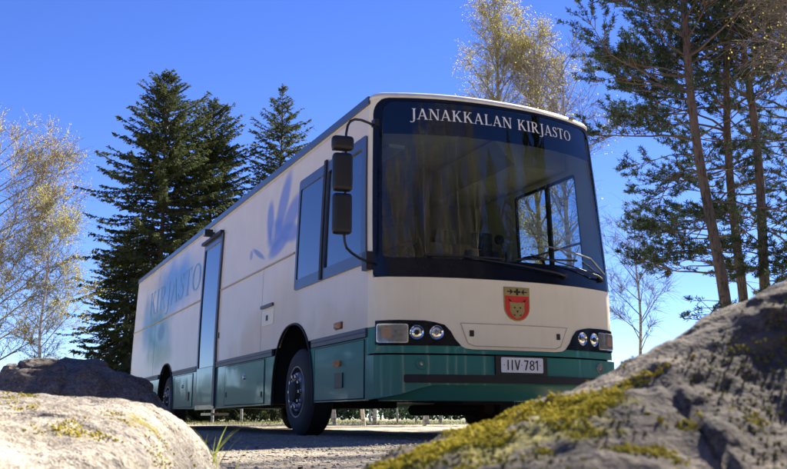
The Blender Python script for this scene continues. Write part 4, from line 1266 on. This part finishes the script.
def birch(loc_, h, seed, R=1.8, leaves=1.0, leafmat='birch_buds', droop=.10, low=.22, fork=None, r0=None, bias=None, twigmat='twig_birch', nl=34, leaf=.055, elev=1.1, twr=.005):
    r = random.Random(seed); rg = np.random.default_rng(seed)
    root = empty('birch_tree', loc_); r0 = r0 or h*.010
    wood = MB(); tw = MB(); C = []; D = []; Ls = []
    def twig(p, d, ln, depth):
        m = max(3,int(ln/.16)); pts = [p.copy()]; dd = d.normalized()
        for i in range(m):
            dd = (dd + Vector((r.gauss(0,.13), r.gauss(0,.13), r.gauss(0,.08)-droop*(i/m)*2.2))).normalized()
            pts.append(pts[-1]+dd*ln/m)
        tw.tube(pts, [twr*(1-.6*i/m) for i in range(m+1)], 3, False)
        nleaf = ln*11*leaves
        nleaf = int(nleaf)+(1 if r.random() < nleaf % 1 else 0)
        for _ in range(nleaf):
            f = r.uniform(.1,1)*m; i = min(m-1,int(f)); q = pts[i].lerp(pts[i+1], f-i)
            C.append((q + Vector((r.gauss(0,.015), r.gauss(0,.015), r.gauss(-.02,.015))))[:])
            D.append((r.gauss(0,.5), r.gauss(0,.5), -1+r.gauss(0,.5))); Ls.append(leaf*r.uniform(.6,1.25))
    def limb(p, d, ln, rr, depth):
        m = max(4,int(ln/.3)); pts = [p.copy()]; dd = d.normalized()
        for i in range(m):
            dd = (dd + Vector((r.gauss(0,.10), r.gauss(0,.10), r.gauss(.02,.06)))).normalized()
            pts.append(pts[-1]+dd*ln/m)
        (wood if rr > .02 else tw).tube(pts, [max(.004, rr*(1-.8*i/m)) for i in range(m+1)], 5 if rr > .015 else 4, False)
        if depth > 0:
            k = int(ln*3.4)+2
            for q in range(k):
                f = r.uniform(.2,.98)*m; i = min(m-1,int(f)); s = f/m; a = r.uniform(0,6.3)
                bd = (pts[i+1]-pts[i]).normalized(); o = bd.orthogonal().normalized(); o2 = bd.cross(o)
                nd = bd*r.uniform(.7,1.1)+(o*math.cos(a)+o2*math.sin(a))*.75 + Vector((0,0,.12))
                limb(pts[i].lerp(pts[i+1], f-i), nd, ln*(1.05-s*.6)*r.uniform(.30,.50), rr*.5*(1-.5*s), depth-1)
        if depth < 2:
            k = int(ln*(5 if depth == 1 else 9))+2
            for q in range(k):
                f = r.uniform(.15,1.)*m; i = min(m-1,int(f)); a = r.uniform(0,6.3)
                bd = (pts[i+1]-pts[i]).normalized(); o = bd.orthogonal().normalized(); o2 = bd.cross(o)
                nd = bd*.8+(o*math.cos(a)+o2*math.sin(a))*.8
                twig(pts[i].lerp(pts[i+1], f-i), nd, r.uniform(.25,.75), 0)
    stems = fork or [(0,0,h)]
    for (fx, fy, fh) in stems:
        n = 16; ph = r.uniform(0,6)
        tp = [Vector((fx*(i/n)**1.2 + .05*math.sin(i*.7+ph), fy*(i/n)**1.2 + .05*math.cos(i*.6+ph), fh*i/n)) for i in range(n+1)]
        wood.tube(tp, [max(.008, r0*(1-i/(n+.5))**.8) for i in range(n+1)], 9)
        for j in range(int(nl/len(stems))):
            t = low + (1-low)*(j+r.random())/(nl/len(stems)); t = min(t,.985)
            f = t*n; i = int(f); p = tp[i].lerp(tp[i+1], f-i); a = r.uniform(0,6.3)
            if bias is not None and r.random() < .6: a = bias + r.gauss(0,.6)
            u = (t-low)/(1-low)
            ln = R*(.35+.85*math.sin(PI*clamp(u*.85+.12)))*r.uniform(.7,1.15)
            d = Vector((math.cos(a), math.sin(a), elev*r.uniform(.7,1.3)))
            limb(p, d, ln, r0*.32*(1-u*.6), 1 if ln < .9 else 2)
    trunk = wood.build('trunk', M['bark_birch'], root, 1.)
    tw.build('twigs', M[twigmat], trunk)
    if C:
        C = np.array(C); D = unit(np.array(D)); Ls = np.array(Ls); S = unit(np.cross(D, rg.normal(0,1,(len(C),3))))
        quads_mesh('crown', C, D, S, Ls, Ls*rg.uniform(.35,.7,len(C)), M[leafmat], root)
    return root

TG = 'trees around the parked bus'
sA = spruce((-10.3, 40, 0), 15.7, 4.5, 1)
tag(sA, 'tallest dark spruce behind the rear of the bus, its crown widest to the left', 'spruce', TG)
sB = spruce((-8.8, 43, 0), 15.5, 3.9, 2)
tag(sB, 'slightly shorter dark spruce touching the right side of the tallest spruce', 'spruce', TG)
sC = spruce((-5.7, 45, 0), 17.0, 4.3, 3, dense=1.2, ex=.6)
tag(sC, 'separate slim spruce whose top stands above the middle of the bus roof', 'spruce', TG)
sD = copy_tree(sB); sD.location = (-13.1, 45, 0); sD.scale = (.8,.8,.62); sD.rotation_euler.z = 2.
tag(sD, 'low spruce hidden among the others at the left foot of the spruce group', 'spruce', TG)
b1 = birch((-16.8, 38, 0), 8.1, 21, 2.5, 1.3, 'birch_buds', .08, .15, bias=0.1, nl=22, leaf=.036, r0=.10, elev=.8)
b1.scale = (1.47, 1.47, 1.47)
tag(b1, 'large bare-limbed birch with yellow catkins at the left edge of the photo', 'birch', TG)
b2 = birch((-12.6, 33, 0), 7.4, 22, 2.2, 1.3, 'birch_green', .06, .1, nl=20, leaf=.042)
tag(b2, 'small yellow-green birch between the left birch and the spruces', 'birch', TG)
b3 = birch((3.9, 33, 0), 16.2, 23, 2.1, 1.6, 'birch_buds', .2, .30, nl=54, leaf=.043, elev=1.7)
tag(b3, 'tall golden birch rising above the middle of the bus roof', 'birch', TG)
b4 = birch((5.5, 34, 0), 15.2, 24, 2.1, 1.5, 'birch_buds', .2, .35, nl=44, leaf=.043, elev=1.7)
tag(b4, 'golden birch behind the destination lettering, right of the taller golden birch', 'birch', TG)
p1 = pine((6.62, 18, 0), 13.0, 31, leanx=-.85, low=2.2, R=2.4, bias=PI)
tag(p1, 'leaning pine with reddish trunk nearest the bus, long branches reaching left', 'pine', TG)
p2 = pine((7.62, 20, 0), 13.6, 32, leanx=.1, low=3.2, R=2.5, bias=PI, r0=.12)
tag(p2, 'straight pine, the middle one of the three trunks above the near boulder', 'pine', TG)
p3 = pine((7.80, 19, 0), 13.2, 33, leanx=-.2, low=3.0, R=2.4, r0=.125)
tag(p3, 'straight pine, right-hand one of the three trunks above the near boulder', 'pine', TG)
p4 = copy_tree(p3); p4.location = (10.2, 22, 0); p4.rotation_euler.z = 2.4
tag(p4, 'pine at the right edge of the photo behind the birch twigs', 'pine', TG)
b5 = birch((8.3, 31, 0), 7.2, 25, 1.6, .0, 'birch_buds', .03, .3, nl=22, twigmat='twig_bare', elev=1.1)
tag(b5, 'small leafless tree between the bus and the leaning pine', 'birch', TG)
b6 = birch((7.4, 11.5, 0), 9.5, 26, 3.3, .12, 'birch_buds', .10, .25, nl=30, twigmat='twig_bare', bias=PI-.3, r0=.10, elev=.7, leaf=.035, twr=.004)
tag(b6, 'leafless birch outside the right edge, its thin hanging twigs crossing the pines', 'birch', TG)
b7 = birch((5.2, 27, 0), 11.5, 27, 2.0, .1, 'birch_buds', .04, .3, nl=26, twigmat='twig_bare', elev=1.2)
tag(b7, 'thin leafless birch seen through the cab windows of the bus', 'birch', TG)

# young birches standing on the grass beyond the bus
yb = birch((0, 22.5, 0), 4.6, 41, .9, .25, 'birch_green', .05, .35, nl=14, leaf=.06, r0=.05)
spots = [(-.75,22.5),(-.55,25.2),(.75,21.8),(1.0,27),(-1.7,26.2),(2.3,29.6),(-2.3,30),(2.9,25),(.1,33.5),(1.6,31.5),(-6.9,36),(-7.8,34),(-5.4,33),(3.4,36),(-.9,37),(.9,39),(2.0,41),(-2.6,40),(4.2,42),(-4.0,38)]
for i, (x, y) in enumerate(spots):
    o = yb if i == 0 else copy_tree(yb)
    o.location = (x, y, 0); o.rotation_euler.z = i*1.7; s = 1+.18*math.sin(i*2.1); o.scale = (s, s, s)
    tag(o, 'young birch whose pale stem shows in the bright gap under the bus', 'young birch', 'young birches beyond the bus')

# trees behind the photographer: seen as reflections in the windscreen and paint
def around(o, az, dist, rz, s, label, cat, grp):
    c = copy_tree(o); a = rad(az); c.location = (math.sin(a)*dist, math.cos(a)*dist, 0)
    c.rotation_euler.z = rz; c.scale = (s, s, s); tag(c, label, cat, grp); return c
RG = 'trees behind the photographer mirrored in the windscreen'
for i, (o, az, d, s) in enumerate(((sA,90,30,1.2),(sB,98,32,1.25),(sC,107,33,1.2),(sA,116,34,1.3),(sB,125,33,1.35),(sA,134,35,1.35),(sC,143,34,1.2),(sB,152,34,1.35),(sA,161,34,1.3),(sB,171,33,1.2),(sC,181,33,1.1))):
    around(o, az, d, i*1.3, s, 'dark evergreen behind the photographer, mirrored in the windscreen', 'conifer', RG)
for i, (o, az, d, s) in enumerate(((b7,111,15,1.2),(b6,120,13,1.3),(b7,129,14,1.35),(b7,138,17,1.3),(b6,147,12,1.4),(b7,156,15,1.3),(b6,167,13,1.3))):
    around(o, az, d, i*2.1, s, 'birch behind the photographer, mirrored in the windscreen', 'birch', RG)
# far wood to the left, reflected low in the side of the bus
def far_wood(name, a0, a1, n_, d0, d1, h0, h1, seed, mat):
    rg = np.random.default_rng(seed); C = []
    for i in range(n_):
        az = rad(lerp(a0, a1, i/(n_-1)) + rg.normal(0,.6)); d = rg.uniform(d0, d1); h = rg.uniform(h0, h1); cx, cy = math.sin(az)*d, math.cos(az)*d
        n = 500; t = rg.random(n)**.8; rr = (1-t)**.7*h*.3*np.sqrt(rg.random(n)); a = rg.random(n)*2*PI
        C.append(np.stack([cx+rr*np.cos(a), cy+rr*np.sin(a), .1+t*h], -1))
    C = np.concatenate(C); n = len(C); D = unit(rg.normal(0,1,(n,3))); S = unit(np.cross(D, rg.normal(0,1,(n,3))))
    L_ = rg.uniform(.5,1.1,n)*h1/10
    return quads_mesh(name, C, D, S, L_, L_*.6, M[mat], None)
tag(far_wood('far_wood', -36, -182, 95, 70, 95, 8, 14, 5, 'pine_needles'), 'distant dark wood to the left of the field and behind the photographer', 'wood', kind='stuff')
tag(far_wood('far_wood', 30, 178, 95, 60, 85, 8, 15, 6, 'pine_needles'), 'distant dark wood to the right of the pines', 'wood', kind='stuff')
tag(far_wood('far_thicket', -36, 30, 240, 75, 95, 2.2, 4.2, 7, 'pine_needles'), 'low pale thicket on the horizon, seen through the gap under the bus', 'thicket', kind='stuff')

# ------------------------------------------------------------------ light, sky, camera
SUN_AZ, SUN_EL = 36., 40.          # azimuth clockwise from +Y
sd = Vector((math.sin(rad(SUN_AZ))*math.cos(rad(SUN_EL)), math.cos(rad(SUN_AZ))*math.cos(rad(SUN_EL)), math.sin(rad(SUN_EL))))
sl = bpy.data.lights.new('sun', 'SUN'); sl.energy = 5.0; sl.angle = rad(.53); sl.color = (1., .93, .82)
so = bpy.data.objects.new('sun', sl); COL.objects.link(so); so.rotation_euler = sd.to_track_quat('Z', 'Y').to_euler(); so.location = (0, 0, 30)
wd = bpy.data.worlds.new('World'); scene.world = wd; wd.use_nodes = True
nt = wd.node_tree
for n_ in list(nt.nodes): nt.nodes.remove(n_)
sky = nt.nodes.new('ShaderNodeTexSky'); sky.sky_type = 'NISHITA'; sky.sun_disc = False
sky.sun_elevation = rad(SUN_EL); sky.sun_rotation = rad(SUN_AZ)
sky.altitude = 100; sky.air_density = .68; sky.dust_density = .0; sky.ozone_density = 4.0
bg = nt.nodes.new('ShaderNodeBackground'); bg.inputs[1].default_value = .05
ow = nt.nodes.new('ShaderNodeOutputWorld')
hs = nt.nodes.new('ShaderNodeHueSaturation'); hs.inputs['Saturation'].default_value = 1.18; hs.inputs['Hue'].default_value = .52
nt.links.new(sky.outputs[0], hs.inputs['Color']); nt.links.new(hs.outputs[0], bg.inputs[0]); nt.links.new(bg.outputs[0], ow.inputs[0])

cam = bpy.data.cameras.new('camera'); co = bpy.data.objects.new('camera', cam); COL.objects.link(co)
co.location = (0, 0, .2*K); co.rotation_euler = (rad(90+11.28), 0, 0)
cam.sensor_width = 36; cam.lens = 920/787*36; cam.clip_start = .02; cam.clip_end = 3000
cam.dof.use_dof = True; cam.dof.focus_distance = 8.5; cam.dof.aperture_fstop = 11
scene.camera = co
scene.view_settings.view_transform = 'Standard'; scene.view_settings.look = 'None'
scene.view_settings.exposure = 2.2; scene.view_settings.gamma = 1; scene.view_settings.use_curve_mapping = False
scene.cycles.transparent_max_bounces = 12; scene.cycles.max_bounces = 8
